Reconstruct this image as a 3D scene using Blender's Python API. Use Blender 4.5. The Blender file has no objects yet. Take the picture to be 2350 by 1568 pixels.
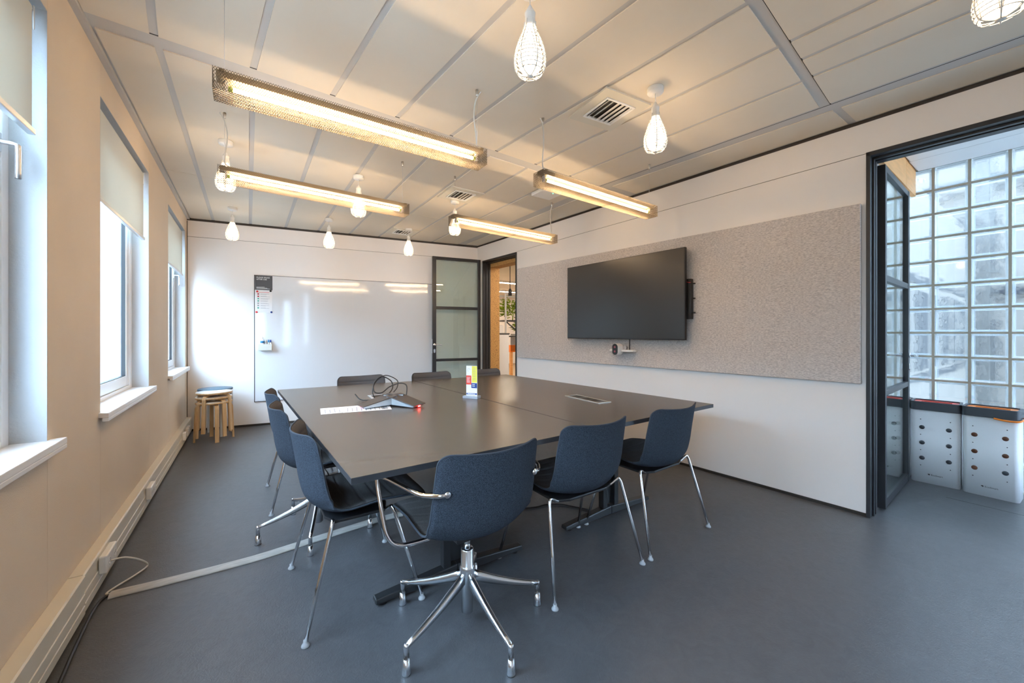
import bpy, math, random
from mathutils import Vector, Matrix
random.seed(7)
SC = bpy.context.scene
COL = SC.collection
PI = math.pi

# ------------------------------------------------------------------ camera, world, exposure
cam_d = bpy.data.cameras.new('camera'); cam = bpy.data.objects.new('camera', cam_d); COL.objects.link(cam)
cam_d.sensor_width = 36.0; cam_d.lens = 893.0 / 2350.0 * 36.0; cam_d.shift_y = -20.5 / 2350.0
cam_d.clip_start = 0.02
cam.location = (0, 0, 1.25); cam.rotation_euler = (PI/2, 0, -math.atan(604/893.0))
SC.camera = cam
SC.view_settings.view_transform = 'Standard'; SC.view_settings.look = 'None'
SC.view_settings.gamma = 1.0; SC.view_settings.exposure = 1.50
SKY = 9.3          # overcast daylight
BULB = 5.0        # pendant bulbs
TUBE = 60.0        # tube lamps
w = bpy.data.worlds.new('world'); SC.world = w; w.use_nodes = True
nt = w.node_tree; nt.nodes.clear()
bg = nt.nodes.new('ShaderNodeBackground'); out = nt.nodes.new('ShaderNodeOutputWorld')
bg.inputs[0].default_value = (0.54, 0.73, 1.0, 1); bg.inputs[1].default_value = SKY
nt.links.new(bg.outputs[0], out.inputs[0])

# ------------------------------------------------------------------ measured frames
HC = 2.70
P0 = (3.173, 5.729); RZ = math.atan2(-0.99814, 0.06095)       # right wall: s runs from far corner towards the camera
Q0 = (-0.646, 6.356); BZ = math.atan2(-0.16201, 0.98679)      # back wall
LX = -0.646
def frame(o, rz): return Matrix.Translation((o[0], o[1], 0)) @ Matrix.Rotation(rz, 4, 'Z')
FR = frame(P0, RZ); FB = frame(Q0, BZ)

# ------------------------------------------------------------------ materials
MATS = {}
def mat(name, col, rough=0.5, metal=0.0, spec=0.5, noise=None, bump=None, emit=None, coat=0.0, aniso=None):
    """noise=(scale, amount[, stretch]); bump=(scale, strength, distance)"""
    m = bpy.data.materials.new(name); m.use_nodes = True; MATS[name] = m
    t = m.node_tree; b = t.nodes['Principled BSDF']
    c = (col[0], col[1], col[2], 1)
    b.inputs['Base Color'].default_value = c; b.inputs['Roughness'].default_value = rough
    b.inputs['Metallic'].default_value = metal; b.inputs['Specular IOR Level'].default_value = spec
    if coat: b.inputs['Coat Weight'].default_value = coat; b.inputs['Coat Roughness'].default_value = 0.1
    tc = t.nodes.new('ShaderNodeTexCoord')
    if noise:
        mp = t.nodes.new('ShaderNodeMapping'); t.links.new(tc.outputs['Object'], mp.inputs[0])
        if len(noise) > 2: mp.inputs['Scale'].default_value = noise[2]
        n = t.nodes.new('ShaderNodeTexNoise'); n.inputs['Scale'].default_value = noise[0]; n.inputs['Detail'].default_value = 3
        t.links.new(mp.outputs[0], n.inputs['Vector'])
        r = t.nodes.new('ShaderNodeValToRGB'); a = noise[1]
        r.color_ramp.elements[0].position = 0.35; r.color_ramp.elements[1].position = 0.65
        r.color_ramp.elements[0].color = tuple(max(0, x*(1-a)) for x in col) + (1,)
        r.color_ramp.elements[1].color = tuple(min(1, x*(1+a)) for x in col) + (1,)
        t.links.new(n.outputs['Fac'], r.inputs[0]); t.links.new(r.outputs[0], b.inputs['Base Color'])
    if bump:
        n = t.nodes.new('ShaderNodeTexNoise'); n.inputs['Scale'].default_value = bump[0]; n.inputs['Detail'].default_value = 4
        t.links.new(tc.outputs['Object'], n.inputs['Vector'])
        bp = t.nodes.new('ShaderNodeBump'); bp.inputs['Strength'].default_value = bump[1]; bp.inputs['Distance'].default_value = bump[2]
        t.links.new(n.outputs['Fac'], bp.inputs['Height']); t.links.new(bp.outputs[0], b.inputs['Normal'])
    if emit:
        b.inputs['Emission Color'].default_value = (emit[0], emit[1], emit[2], 1); b.inputs['Emission Strength'].default_value = emit[3]
    return m
def glassmat(name, tint=(0.93, 0.97, 0.96), ior=1.5, rough=0.0, tr=1.0, extra=None):
    m = bpy.data.materials.new(name); m.use_nodes = True; t = m.node_tree; t.nodes.clear(); MATS[name] = m
    o = t.nodes.new('ShaderNodeOutputMaterial'); mx = t.nodes.new('ShaderNodeMixShader')
    a = t.nodes.new('ShaderNodeBsdfTransparent'); a.inputs[0].default_value = tint + (1,)
    g = t.nodes.new('ShaderNodeBsdfGlossy'); g.inputs['Roughness'].default_value = rough
    lw = t.nodes.new('ShaderNodeLayerWeight'); lw.inputs['Blend'].default_value = 0.5
    pw = t.nodes.new('ShaderNodeMath'); pw.operation = 'POWER'; pw.inputs[1].default_value = 5.0
    f = t.nodes.new('ShaderNodeMath'); f.operation = 'MULTIPLY_ADD'; f0 = ((ior-1)/(ior+1))**2
    f.inputs[1].default_value = 1-f0; f.inputs[2].default_value = f0
    t.links.new(lw.outputs['Facing'], pw.inputs[0]); t.links.new(pw.outputs[0], f.inputs[0])
    t.links.new(f.outputs[0], mx.inputs[0]); t.links.new(g.outputs[0], mx.inputs[2])
    if extra:   # part of the light bends through a wavy pane
        rf = t.nodes.new('ShaderNodeBsdfRefraction'); rf.inputs['IOR'].default_value = 1.12; rf.inputs['Roughness'].default_value = 0.02
        rf.inputs[0].default_value = (0.70, 0.72, 0.72, 1)
        tc = t.nodes.new('ShaderNodeTexCoord'); n = t.nodes.new('ShaderNodeTexNoise'); n.inputs['Scale'].default_value = 9
        t.links.new(tc.outputs['Object'], n.inputs['Vector'])
        bp = t.nodes.new('ShaderNodeBump'); bp.inputs['Strength'].default_value = 0.6; bp.inputs['Distance'].default_value = 0.03
        t.links.new(n.outputs['Fac'], bp.inputs['Height']); t.links.new(bp.outputs[0], rf.inputs['Normal'])
        m2 = t.nodes.new('ShaderNodeMixShader'); m2.inputs[0].default_value = extra
        t.links.new(a.outputs[0], m2.inputs[1]); t.links.new(rf.outputs[0], m2.inputs[2]); t.links.new(m2.outputs[0], mx.inputs[1])
    else: t.links.new(a.outputs[0], mx.inputs[1])
    t.links.new(mx.outputs[0], o.inputs[0])
    return m

mat('plaster', (0.72, 0.60, 0.47), 0.85, noise=(1.2, 0.04), bump=(260, 0.5, 0.002))
mat('wallwhite', (0.87, 0.835, 0.81), 0.45, bump=(6, 0.05, 0.002))
mat('ceiltile', (0.74, 0.665, 0.55), 0.9, bump=(350, 0.25, 0.001), noise=(2.5, 0.02))
mat('ceilgrid', (0.56, 0.54, 0.51), 0.6)
mat('reveal_grey', (0.50, 0.51, 0.52), 0.8, bump=(120, 0.5, 0.003))  # even neutral grey, less tan than the wall plaster
mat('gap', (0.03, 0.027, 0.025), 0.6)
mat('brownstrip', (0.045, 0.036, 0.032), 0.5)
mat('black_metal', (0.022, 0.023, 0.027), 0.35, spec=0.6)
mat('black_plastic', (0.015, 0.015, 0.017), 0.4)
mat('black_foot', (0.02, 0.021, 0.023), 0.38)
mat('upvc', (0.83, 0.84, 0.85), 0.3)
mat('sillwhite', (0.84, 0.83, 0.82), 0.3)
mat('cream', (0.66, 0.65, 0.58), 0.6)
mat('blind', (0.74, 0.72, 0.66), 0.9)
mat('alu', (0.75, 0.75, 0.76), 0.3, 1.0)
mat('polished', (0.72, 0.74, 0.77), 0.24, 1.0)
mat('chrome', (0.78, 0.78, 0.79), 0.08, 1.0)
mat('trunk', (0.72, 0.66, 0.55), 0.35)
mat('socketwhite', (0.82, 0.80, 0.76), 0.3)
mat('ductgrey', (0.42, 0.40, 0.37), 0.5, noise=(12, 0.12, (1, 6, 6)))
mat('cablewhite', (0.68, 0.65, 0.58), 0.45)
mat('whiteboard', (0.74, 0.75, 0.77), 0.07)
mat('sign_dark', (0.07, 0.07, 0.075), 0.4)
mat('paper', (0.85, 0.85, 0.86), 0.7)
mat('print_grey', (0.38, 0.39, 0.42), 0.7)
mat('red', (0.75, 0.04, 0.04), 0.4)
mat('red_paint', (0.80, 0.08, 0.05), 0.5)
mat('yellow', (0.85, 0.78, 0.08), 0.5)
mat('navy', (0.02, 0.06, 0.28), 0.5)
mat('teal', (0.06, 0.42, 0.32), 0.5)
mat('maroon', (0.45, 0.03, 0.08), 0.5)
mat('orange', (0.95, 0.24, 0.02), 0.5)
mat('blue', (0.03, 0.25, 0.52), 0.5)
mat('tabletop', (0.102, 0.084, 0.068), 0.27, spec=0.6, bump=(500, 0.06, 0.0005))
mat('tableedge', (0.035, 0.037, 0.043), 0.45)
mat('felt', (0.042, 0.051, 0.067), 0.95, spec=0.15, noise=(420, 0.55), bump=(420, 0.7, 0.002))
mat('felt_pad_lit', (0.092, 0.086, 0.086), 0.95, spec=0.15, noise=(560, 0.35), bump=(420, 0.6, 0.002))  # lighter, warmer than the shell felt: lamp light put into the colour
mat('piping', (0.035, 0.043, 0.058), 0.9)
mat('clearfoot', (0.42, 0.43, 0.45), 0.25)
mat('frosted', (1, 0.9, 0.75), 0.4, emit=(1.0, 0.71, 0.43, BULB))
mat('tube', (1, 0.9, 0.75), 0.4, emit=(1.0, 0.70, 0.41, TUBE))
mat('lampwhite', (0.80, 0.79, 0.76), 0.4)
mat('mesh_steel', (0.13, 0.105, 0.075), 0.45, 0.7)
mat('channel', (0.24, 0.19, 0.12), 0.5, 0.4)
mat('green_cap', (0.35, 0.5, 0.06), 0.5)
mat('vent', (0.66, 0.62, 0.52), 0.55)
mat('tvscreen', (0.012, 0.012, 0.013), 0.30, spec=0.7)
mat('birch', (0.62, 0.42, 0.22), 0.45, noise=(9, 0.12, (6, 6, 0.6)))
mat('laminate', (0.74, 0.72, 0.68), 0.3)
mat('bluegrey', (0.10, 0.16, 0.21), 0.5)
mat('lightmetal', (0.55, 0.57, 0.60), 0.4)
mat('binwhite', (0.74, 0.74, 0.75), 0.4)
mat('binrim', (0.05, 0.055, 0.065), 0.45)
mat('leaf', (0.06, 0.17, 0.05), 0.5, noise=(20, 0.4))
mat('leaf_dark', (0.04, 0.12, 0.07), 0.4, noise=(20, 0.5))
mat('leaf_yellow', (0.30, 0.42, 0.03), 0.5, noise=(20, 0.4))
mat('facade', (0.155, 0.14, 0.12), 0.7)
mat('facadeglass', (0.05, 0.05, 0.05), 0.6)
mat('facadetrim', (0.09, 0.088, 0.08), 0.6)
mat('roofgrey', (0.02, 0.021, 0.024), 0.7)
mat('pavement', (0.45, 0.46, 0.47), 0.9)
mat('grout', (0.42, 0.36, 0.27), 0.8)
mat('carpet', (0.30, 0.22, 0.15), 0.9)
mat('officelight', (1, 1, 1), 0.4, emit=(1.0, 0.82, 0.62, 38.0))
mat('led_red', (1, 0.1, 0.1), 0.4, emit=(1.0, 0.03, 0.03, 14))
mat('led_green', (0.1, 1, 0.4), 0.4, emit=(0.1, 1.0, 0.5, 4))
mat('lens', (0.35, 0.12, 0.16), 0.15)
mat('silver', (0.60, 0.64, 0.67), 0.32, 0.3)
mat('phone_top', (0.065, 0.055, 0.052), 0.4)
mat('acrylic', (0.42, 0.46, 0.52), 0.12, 0.2)
mat('steel_brushed', (0.62, 0.58, 0.52), 0.35, 0.8)
mat('lightwood', (0.78, 0.38, 0.13), 0.5, noise=(5, 0.07, (1, 1, 8)))
glassmat('glass'); glassmat('doorglass', (0.90, 0.95, 0.93), 1.6)
glassmat('blockglass', (0.72, 0.73, 0.72), 1.45, 0.02, extra=0.45)

def rimmat():
    m = bpy.data.materials.new('blockrim'); m.use_nodes = True; t = m.node_tree; t.nodes.clear(); MATS['blockrim'] = m
    o = t.nodes.new('ShaderNodeOutputMaterial'); a = t.nodes.new('ShaderNodeBsdfTransparent'); a.inputs[0].default_value = (0.62, 0.64, 0.63, 1)
    b = t.nodes.new('ShaderNodeBsdfTranslucent'); b.inputs[0].default_value = (0.6, 0.66, 0.68, 1); g = t.nodes.new('ShaderNodeBsdfGlossy'); g.inputs['Roughness'].default_value = 0.08
    m1 = t.nodes.new('ShaderNodeMixShader'); m1.inputs[0].default_value = 0.30; m2 = t.nodes.new('ShaderNodeMixShader'); m2.inputs[0].default_value = 0.15
    t.links.new(a.outputs[0], m1.inputs[1]); t.links.new(b.outputs[0], m1.inputs[2]); t.links.new(m1.outputs[0], m2.inputs[1]); t.links.new(g.outputs[0], m2.inputs[2]); t.links.new(m2.outputs[0], o.inputs[0])
rimmat()
def blindmat():
    m = MATS['blind']; t = m.node_tree; b = t.nodes['Principled BSDF']; o = [n for n in t.nodes if n.type == 'OUTPUT_MATERIAL'][0]
    tr = t.nodes.new('ShaderNodeBsdfTranslucent'); tr.inputs[0].default_value = (0.8, 0.78, 0.7, 1)
    mx = t.nodes.new('ShaderNodeMixShader'); mx.inputs[0].default_value = 0.22
    t.links.new(b.outputs[0], mx.inputs[1]); t.links.new(tr.outputs[0], mx.inputs[2]); t.links.new(mx.outputs[0], o.inputs[0])
blindmat()
# felt wall panel, floor linoleum, OSB, facade panels: custom nodes
def custom_nodes():
    m = mat('panelfelt', (0.46, 0.44, 0.43), 0.95, spec=0.1); t = m.node_tree; b = t.nodes['Principled BSDF']
    tc = t.nodes.new('ShaderNodeTexCoord'); mp = t.nodes.new('ShaderNodeMapping'); mp.inputs['Scale'].default_value = (60, 60, 210)
    n = t.nodes.new('ShaderNodeTexNoise'); n.inputs['Scale'].default_value = 1.0; n.inputs['Detail'].default_value = 5; n.inputs['Roughness'].default_value = 0.7
    r = t.nodes.new('ShaderNodeValToRGB'); r.color_ramp.elements[0].position = 0.32; r.color_ramp.elements[1].position = 0.60
    r.color_ramp.elements[0].color = (0.40, 0.36, 0.355, 1); r.color_ramp.elements[1].color = (0.74, 0.68, 0.64, 1)
    t.links.new(tc.outputs['Object'], mp.inputs[0]); t.links.new(mp.outputs[0], n.inputs['Vector']); t.links.new(n.outputs['Fac'], r.inputs[0]); t.links.new(r.outputs[0], b.inputs['Base Color'])
    m = mat('lino', (0.13, 0.135, 0.145), 0.36, spec=0.5); t = m.node_tree; b = t.nodes['Principled BSDF']
    tc = t.nodes.new('ShaderNodeTexCoord')
    n = t.nodes.new('ShaderNodeTexNoise'); n.inputs['Scale'].default_value = 14; n.inputs['Detail'].default_value = 6; n.inputs['Distortion'].default_value = 1.5
    r = t.nodes.new('ShaderNodeValToRGB'); r.color_ramp.elements[0].position = 0.3; r.color_ramp.elements[1].position = 0.7
    r.color_ramp.elements[0].color = (0.080, 0.080, 0.086, 1); r.color_ramp.elements[1].color = (0.097, 0.097, 0.103, 1)
    t.links.new(tc.outputs['Object'], n.inputs['Vector']); t.links.new(n.outputs['Fac'], r.inputs[0]); t.links.new(r.outputs[0], b.inputs['Base Color'])
    n2 = t.nodes.new('ShaderNodeTexNoise'); n2.inputs['Scale'].default_value = 60; n2.inputs['Detail'].default_value = 5; n2.inputs['Distortion'].default_value = 2
    bp = t.nodes.new('ShaderNodeBump'); bp.inputs['Strength'].default_value = 0.45; bp.inputs['Distance'].default_value = 0.0025
    t.links.new(tc.outputs['Object'], n2.inputs['Vector']); t.links.new(n2.outputs['Fac'], bp.inputs['Height']); t.links.new(bp.outputs[0], b.inputs['Normal'])
    m = mat('osb', (0.5, 0.27, 0.09), 0.7); t = m.node_tree; b = t.nodes['Principled BSDF']
    tc = t.nodes.new('ShaderNodeTexCoord')
    v = t.nodes.new('ShaderNodeTexVoronoi'); v.inputs['Scale'].default_value = 45
    n = t.nodes.new('ShaderNodeTexNoise'); n.inputs['Scale'].default_value = 75; n.inputs['Detail'].default_value = 4
    r = t.nodes.new('ShaderNodeValToRGB'); r.color_ramp.elements[0].color = (0.28, 0.13, 0.04, 1); r.color_ramp.elements[1].color = (0.62, 0.34, 0.11, 1)
    r.color_ramp.elements[0].position = 0.30; r.color_ramp.elements[1].position = 0.5
    t.links.new(tc.outputs['Object'], n.inputs['Vector']); t.links.new(n.outputs['Fac'], r.inputs[0]); t.links.new(r.outputs[0], b.inputs['Base Color'])
custom_nodes()

# ------------------------------------------------------------------ mesh builder
class MB:
    def __init__(s, M=None): s.v = []; s.f = []; s.mi = []; s.sm = []; s.M = M; s.k = 0
    def mat(s, k): s.k = k; return s
    def add(s, vs, fs, smooth=False, M=None):
        o = len(s.v)
        for p in vs:
            p = Vector(p)
            if M is not None: p = M @ p
            s.v.append(p)
        for f in fs: s.f.append([i + o for i in f]); s.mi.append(s.k); s.sm.append(smooth)
        return s
    def box(s, x0, y0, z0, x1, y1, z1, M=None):
        if x0 > x1: x0, x1 = x1, x0
        if y0 > y1: y0, y1 = y1, y0
        if z0 > z1: z0, z1 = z1, z0
        return s.add([(x0,y0,z0),(x1,y0,z0),(x1,y1,z0),(x0,y1,z0),(x0,y0,z1),(x1,y0,z1),(x1,y1,z1),(x0,y1,z1)],
              [(0,3,2,1),(4,5,6,7),(0,1,5,4),(1,2,6,5),(2,3,7,6),(3,0,4,7)], M=M)
    def hexa(s, p, M=None): # 4 bottom ccw, 4 top ccw
        return s.add(p, [(0,3,2,1),(4,5,6,7),(0,1,5,4),(1,2,6,5),(2,3,7,6),(3,0,4,7)], M=M)
    def prism(s, poly, z0, z1, M=None, smooth=False):
        n = len(poly); vs = [(x,y,z0) for x,y in poly] + [(x,y,z1) for x,y in poly]
        s.add(vs, [list(range(n))[::-1], list(range(n, 2*n))], M=M)
        o = len(s.v) - 2*n
        for i in range(n):
            j = (i+1) % n; s.f.append([o+i, o+j, o+n+j, o+n+i]); s.mi.append(s.k); s.sm.append(smooth)
        return s
    def tube(s, pts, r, n=8, closed=False, M=None, caps=True):
        P = [Vector(p) for p in pts]; N = len(P)
        rr = r if isinstance(r, (list, tuple)) else [r]*N
        T = []
        for i in range(N):
            if closed: t = P[(i+1) % N] - P[i-1]
            else: t = P[min(i+1, N-1)] - P[max(i-1, 0)]
            T.append(t.normalized())
        a = Vector((0,0,1)) if abs(T[0].z) < 0.9 else Vector((1,0,0))
        U = T[0].cross(a).normalized(); vs = []
        for i in range(N):
            U = (U - T[i]*U.dot(T[i])).normalized(); W = T[i].cross(U)
            for k in range(n):
                th = 2*PI*k/n; vs.append(P[i] + (U*math.cos(th) + W*math.sin(th))*rr[i])
        fs = []
        for i in range(N if closed else N-1):
            for k in range(n):
                a_ = i*n+k; b_ = i*n+(k+1) % n; c_ = ((i+1) % N)*n+(k+1) % n; d_ = ((i+1) % N)*n+k
                fs.append((a_, b_, c_, d_))
        s.add(vs, fs, True, M)
        if caps and not closed:
            o = len(s.v) - N*n
            s.f.append([o+k for k in range(n)][::-1]); s.mi.append(s.k); s.sm.append(False)
            s.f.append([o+(N-1)*n+k for k in range(n)]); s.mi.append(s.k); s.sm.append(False)
        return s
    def lathe(s, prof, n=24, c=(0,0,0), M=None, smooth=True):
        vs = []; fs = []
        for r, z in prof:
            for k in range(n):
                th = 2*PI*k/n; vs.append((c[0]+r*math.cos(th), c[1]+r*math.sin(th), c[2]+z))
        for i in range(len(prof)-1):
            for k in range(n): fs.append((i*n+k, i*n+(k+1) % n, (i+1)*n+(k+1) % n, (i+1)*n+k))
        s.add(vs, fs, smooth, M); o = len(s.v) - len(prof)*n
        if prof[0][0] > 1e-5: s.f.append([o+k for k in range(n)][::-1]); s.mi.append(s.k); s.sm.append(False)
        if prof[-1][0] > 1e-5: s.f.append([o+(len(prof)-1)*n+k for k in range(n)]); s.mi.append(s.k); s.sm.append(False)
        return s
    def build(s, name, mats, parent=None, bevel=0, seg=2, loc=None, rz=0):
        me = bpy.data.meshes.new(name)
        vs = [(s.M @ p if s.M is not None else p) for p in s.v]
        me.from_pydata([tuple(p) for p in vs], [], s.f)
        if isinstance(mats, str): mats = [mats]
        for k in mats: me.materials.append(MATS[k])
        me.polygons.foreach_set('material_index', s.mi); me.polygons.foreach_set('use_smooth', s.sm); me.update()
        o = bpy.data.objects.new(name, me); COL.objects.link(o)
        if parent is not None: o.parent = parent
        if loc is not None: o.location = loc
        o.rotation_euler.z = rz
        if bevel:
            b = o.modifiers.new('bevel', 'BEVEL'); b.width = bevel; b.segments = seg; b.limit_method = 'ANGLE'; b.angle_limit = math.radians(50)
        return o
def tag(o, label=None, cat=None, group=None, kind=None):
    if label: o['label'] = label
    if cat: o['category'] = cat
    if group: o['group'] = group
    if kind: o['kind'] = kind
    return o
def thing(name, label, cat, loc=(0,0,0), rz=0, group=None, kind=None):
    o = bpy.data.objects.new(name, None); COL.objects.link(o); o.location = loc; o.rotation_euler = (0, 0, rz)
    o.empty_display_size = 0.05
    return tag(o, label, cat, group, kind)
def copy_tree(o, parent=None):
    c = o.copy(); COL.objects.link(c)
    if parent is not None: c.parent = parent
    for ch in [x for x in list(COL.objects) if x.parent == o]: copy_tree(ch, c)
    return c
def struct(mb, name, mats, label, cat='structure', **k):
    return tag(mb.build(name, mats, **k), label, cat, kind='structure')
def smooth_path(pts, n=8):
    P = [Vector(p) for p in pts]; out = []
    for i in range(len(P)-1):
        p0 = P[max(i-1, 0)]; p1 = P[i]; p2 = P[i+1]; p3 = P[min(i+2, len(P)-1)]
        for k in range(n):
            t = k/n
            out.append(0.5*((2*p1) + (p2-p0)*t + (2*p0-5*p1+4*p2-p3)*t*t + (3*p1-p0-3*p2+p3)*t*t*t))
    out.append(P[-1]); return out
def text(body, size, name, matname, parent, loc, rot, ext=0.0004, align='LEFT', sx=1.0):
    cu = bpy.data.curves.new(name, 'FONT'); cu.body = body; cu.size = size; cu.extrude = ext; cu.align_x = align
    cu.resolution_u = 3
    t = bpy.data.objects.new(name+'_t', cu); COL.objects.link(t)
    dg = bpy.context.evaluated_depsgraph_get(); me = bpy.data.meshes.new_from_object(t.evaluated_get(dg))
    bpy.data.objects.remove(t)
    o = bpy.data.objects.new(name, me); COL.objects.link(o); me.materials.clear(); me.materials.append(MATS[matname])
    for p in me.polygons: p.material_index = 0
    o.parent = parent; o.location = loc; o.rotation_euler = rot; o.scale = (sx, 1, 1)
    return o

# ------------------------------------------------------------------ SETTING: floor, ceiling, walls
m = MB(); m.box(LX-0.16, -2.4, -0.1, 4.95, 6.5, 0); m.mat(1).box(4.38, -1.5, 0, 4.384, 0.6, 0.0006)
struct(m, 'floor', ['lino', 'gap'], 'dark grey linoleum floor of the meeting room', 'floor')
m = MB(); m.box(4.95, 1.5, -0.1, 11.2, 13.2, -0.002).box(3.3, 6.5, -0.1, 4.95, 13.2, -0.002)
struct(m, 'floor_office', 'carpet', 'brown floor of the office behind the far doorway', 'floor')

# ceiling: slab, grid and slightly proud tiles
def band_A(x): return 2.566 + 0.0478*x
m = MB()
m.box(LX-0.1, -2.5, HC, 5.1, 6.6, HC+0.1)
G = 0.0165                              # half width of a tee
zt = HC - 0.006
def quad_tile(p, mb=m):
    mb.mat(1).hexa([(x, y, zt) for x, y in p] + [(x, y, HC+0.001) for x, y in p])
    mb.mat(0)
# back zone, tees parallel to the left wall
xs = [-0.618, -0.38, 0.018, 0.419, 0.817, 1.22, 1.62, 2.02, 2.42, 2.845]
def back_y(x): return 6.356 - 0.1642*(x+0.646)
for i in range(len(xs)-1):
    x0 = xs[i] + (G if i else 0.012); x1 = xs[i+1] - G
    ya0, ya1 = band_A(x0)+0.10, band_A(x1)+0.10
    c0, c1 = 4.58+0.014*x0, 4.58+0.014*x1
    quad_tile([(x0, ya0), (x1, ya1), (x1, c1-0.003), (x0, c0-0.003)])
    quad_tile([(x0, c0+0.003), (x1, c1+0.003), (x1, back_y(x1)-0.012), (x0, back_y(x0)-0.012)])
def wall_x(y): return P0[0] + (P0[1]-y)*0.06107
quad_tile([(2.95, 2.80), (wall_x(2.80)-0.02, 2.80), (wall_x(5.66)-0.02, 5.66), (2.955, 5.70)])
# front zone, grid turned by 5.8 degrees: u' = x + .1016 y, v' = y - .1016 x
def uv(u, v):
    k = 1 + 0.1016**2
    return ((u - 0.1016*v)/k, (v + 0.1016*u)/k)
def vA(u):      # v' on band A
    x = u
    for _ in range(5): x = (u - 0.1016*band_A(x))
    return band_A(x) - 0.1016*x
us = [-0.45, -0.124, 0.28, 0.685, 1.09, 1.498, 1.90, 2.31, 2.73, 3.14]
for i in range(len(us)-1):
    u0, u1 = us[i]+G, us[i+1]-G
    p = [uv(u0, 0.655), uv(u1, 0.655), uv(u1, vA(u1)-0.006), uv(u0, vA(u0)-0.006)]
    if i == 0: p[0] = (LX+0.03, p[0][1]); p[3] = (LX+0.03, p[3][1])
    quad_tile(p)
us2 = [-0.53, -0.124, 0.28, 0.685, 1.09, 1.498, 1.90, 2.31, 2.51, 2.72, 3.14]
for i in range(len(us2)-1):
    u0, u1 = us2[i]+G, us2[i+1]-G
    p = [uv(u0, -2.0), uv(u1, -2.0), uv(u1, 0.60), uv(u0, 0.60)]
    if i == 0: p[0] = (LX+0.03, p[0][1]); p[3] = (LX+0.03, p[3][1])
    quad_tile(p)
# strip along the right wall
def strip(v0, v1):
    a = uv(3.245, v0); b = uv(3.245, v1)
    quad_tile([a, (wall_x(a[1])-0.025, a[1]), (wall_x(b[1])-0.025, b[1]), b])
strip(-1.8, 0.565); strip(0.61, 2.33)
# dark strips that paint the shade of the grooves between tiles
m.mat(2)
def groove(p, q, wd=0.005):
    d = (Vector(q)-Vector(p)).normalized(); n = Vector((-d.y, d.x))*wd/2; p = Vector(p); q = Vector(q)
    c = [p-n, q-n, q+n, p+n]
    m.hexa([(a.x, a.y, HC-0.0008) for a in c] + [(a.x, a.y, HC+0.002) for a in c])
groove((LX+0.03, band_A(LX)-0.003), (2.86, band_A(2.86)-0.003), 0.008)
groove(uv(3.155, vA(3.14)), uv(3.155, -1.9), 0.005); groove(uv(1.0, 0.602), uv(3.15, 0.602), 0.006)
struct(m, 'ceiling', ['ceilgrid', 'ceiltile', 'gap'], 'suspended ceiling of pale plank tiles in a grey grid', 'ceiling')
m = MB(); m.box(3.3, 1.5, HC+0.101, 11.2, 13.2, HC+0.2).box(4.0, 6.62, HC, 11.1, 13.1, HC+0.1)
struct(m, 'ceiling_office', 'ceiltile', 'white ceiling of the office behind the far doorway', 'ceiling')

# left wall with window openings
WIN = [(-0.85, 0.40), (1.05, 2.256), (2.904, 4.10), (4.98, 6.19)]
ZS, ZH = 0.805, 2.495
m = MB(); XO = LX-0.17
y = -1.7
for a, b in WIN:
    m.box(XO, y, 0, LX, a, HC); m.box(XO, a, 0, LX, b, ZS); m.box(XO, a, ZH, LX, b, HC); y = b
m.box(XO, y, 0, LX, 6.50, HC)
struct(m, 'wall_left', 'plaster', 'beige plastered wall with the windows', 'wall', bevel=0.003)
struct(MB().box(LX, -1.7, HC-0.022, LX+0.028, 6.35, HC), 'trim_1', 'ceilgrid', 'grey ceiling edge profile above the windows', 'trim')
# back wall
LB = 3.870
m = MB(FB); m.box(-0.05, 0, 0.028, LB+0.1, 0.12, 2.462); m.box(-0.05, 0, 2.466, LB+0.1, 0.12, 2.668).mat(1).box(-0.05, 0.004, 0, LB+0.1, 0.12, 2.7)
m.box(0, -0.004, 0.028, 0.006, 0.01, 2.66)
struct(m, 'wall_back', ['wallwhite', 'gap'], 'white panelled wall behind the whiteboard', 'wall')
m = MB(FB); m.box(0, -0.008, 2.668, LB, 0.0, 2.694)
struct(m, 'trim_2', 'brownstrip', 'dark brown shadow strip under the ceiling above the whiteboard', 'trim')
# right wall
m = MB(FR)
def zseam(s): return 2.429 + (s-1.068)*0.0088
def wbox(s0, s1, z0a, z0b, z1a, z1b):
    m.hexa([(s0,0,z0a),(s1,0,z0b),(s1,0.1,z0b),(s0,0.1,z0a),(s0,0,z1a),(s1,0,z1b),(s1,0.1,z1b),(s0,0.1,z1a)])
wbox(-0.1, 0.17, 0, 0, 2.675, 2.675)
wbox(1.068, 4.898, 0.022, 0.022, zseam(1.068), zseam(4.898))
wbox(1.068, 4.898, zseam(1.068)+0.004, zseam(4.898)+0.004, 2.675, 2.675)
wbox(0.17, 1.068, 2.425, 2.425, 2.675, 2.675); wbox(4.898, 7.35, 2.47, 2.455, 2.675, 2.675)
m.mat(1).box(1.068, 0.004, 0, 4.898, 0.099, 2.70).box(-0.1, 0.004, 2.5, 7.5, 0.098, 2.70)
struct(m, 'wall_right', ['wallwhite', 'gap'], 'white wall carrying the screen and felt panel', 'wall')
struct(MB(FR).box(0, -0.006, 2.675, 7.5, 0.0, 2.694), 'trim_3', 'brownstrip', 'dark shadow strip under the ceiling above the screen', 'trim')
struct(MB(FR).box(1.068, -0.004, 0, 4.898, 0.003, 0.018), 'baseboard_right', 'gap', 'thin black baseboard below the felt panel wall', 'baseboard')
struct(MB(FB).box(0, -0.004, 0, LB, 0.003, 0.022), 'baseboard_back', 'gap', 'thin dark baseboard below the whiteboard wall', 'baseboard')
struct(MB().box(LX-0.1, -1.8, 0, 3.66, -1.7, HC), 'wall_front', 'wallwhite', 'white wall behind the viewpoint', 'wall')
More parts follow.
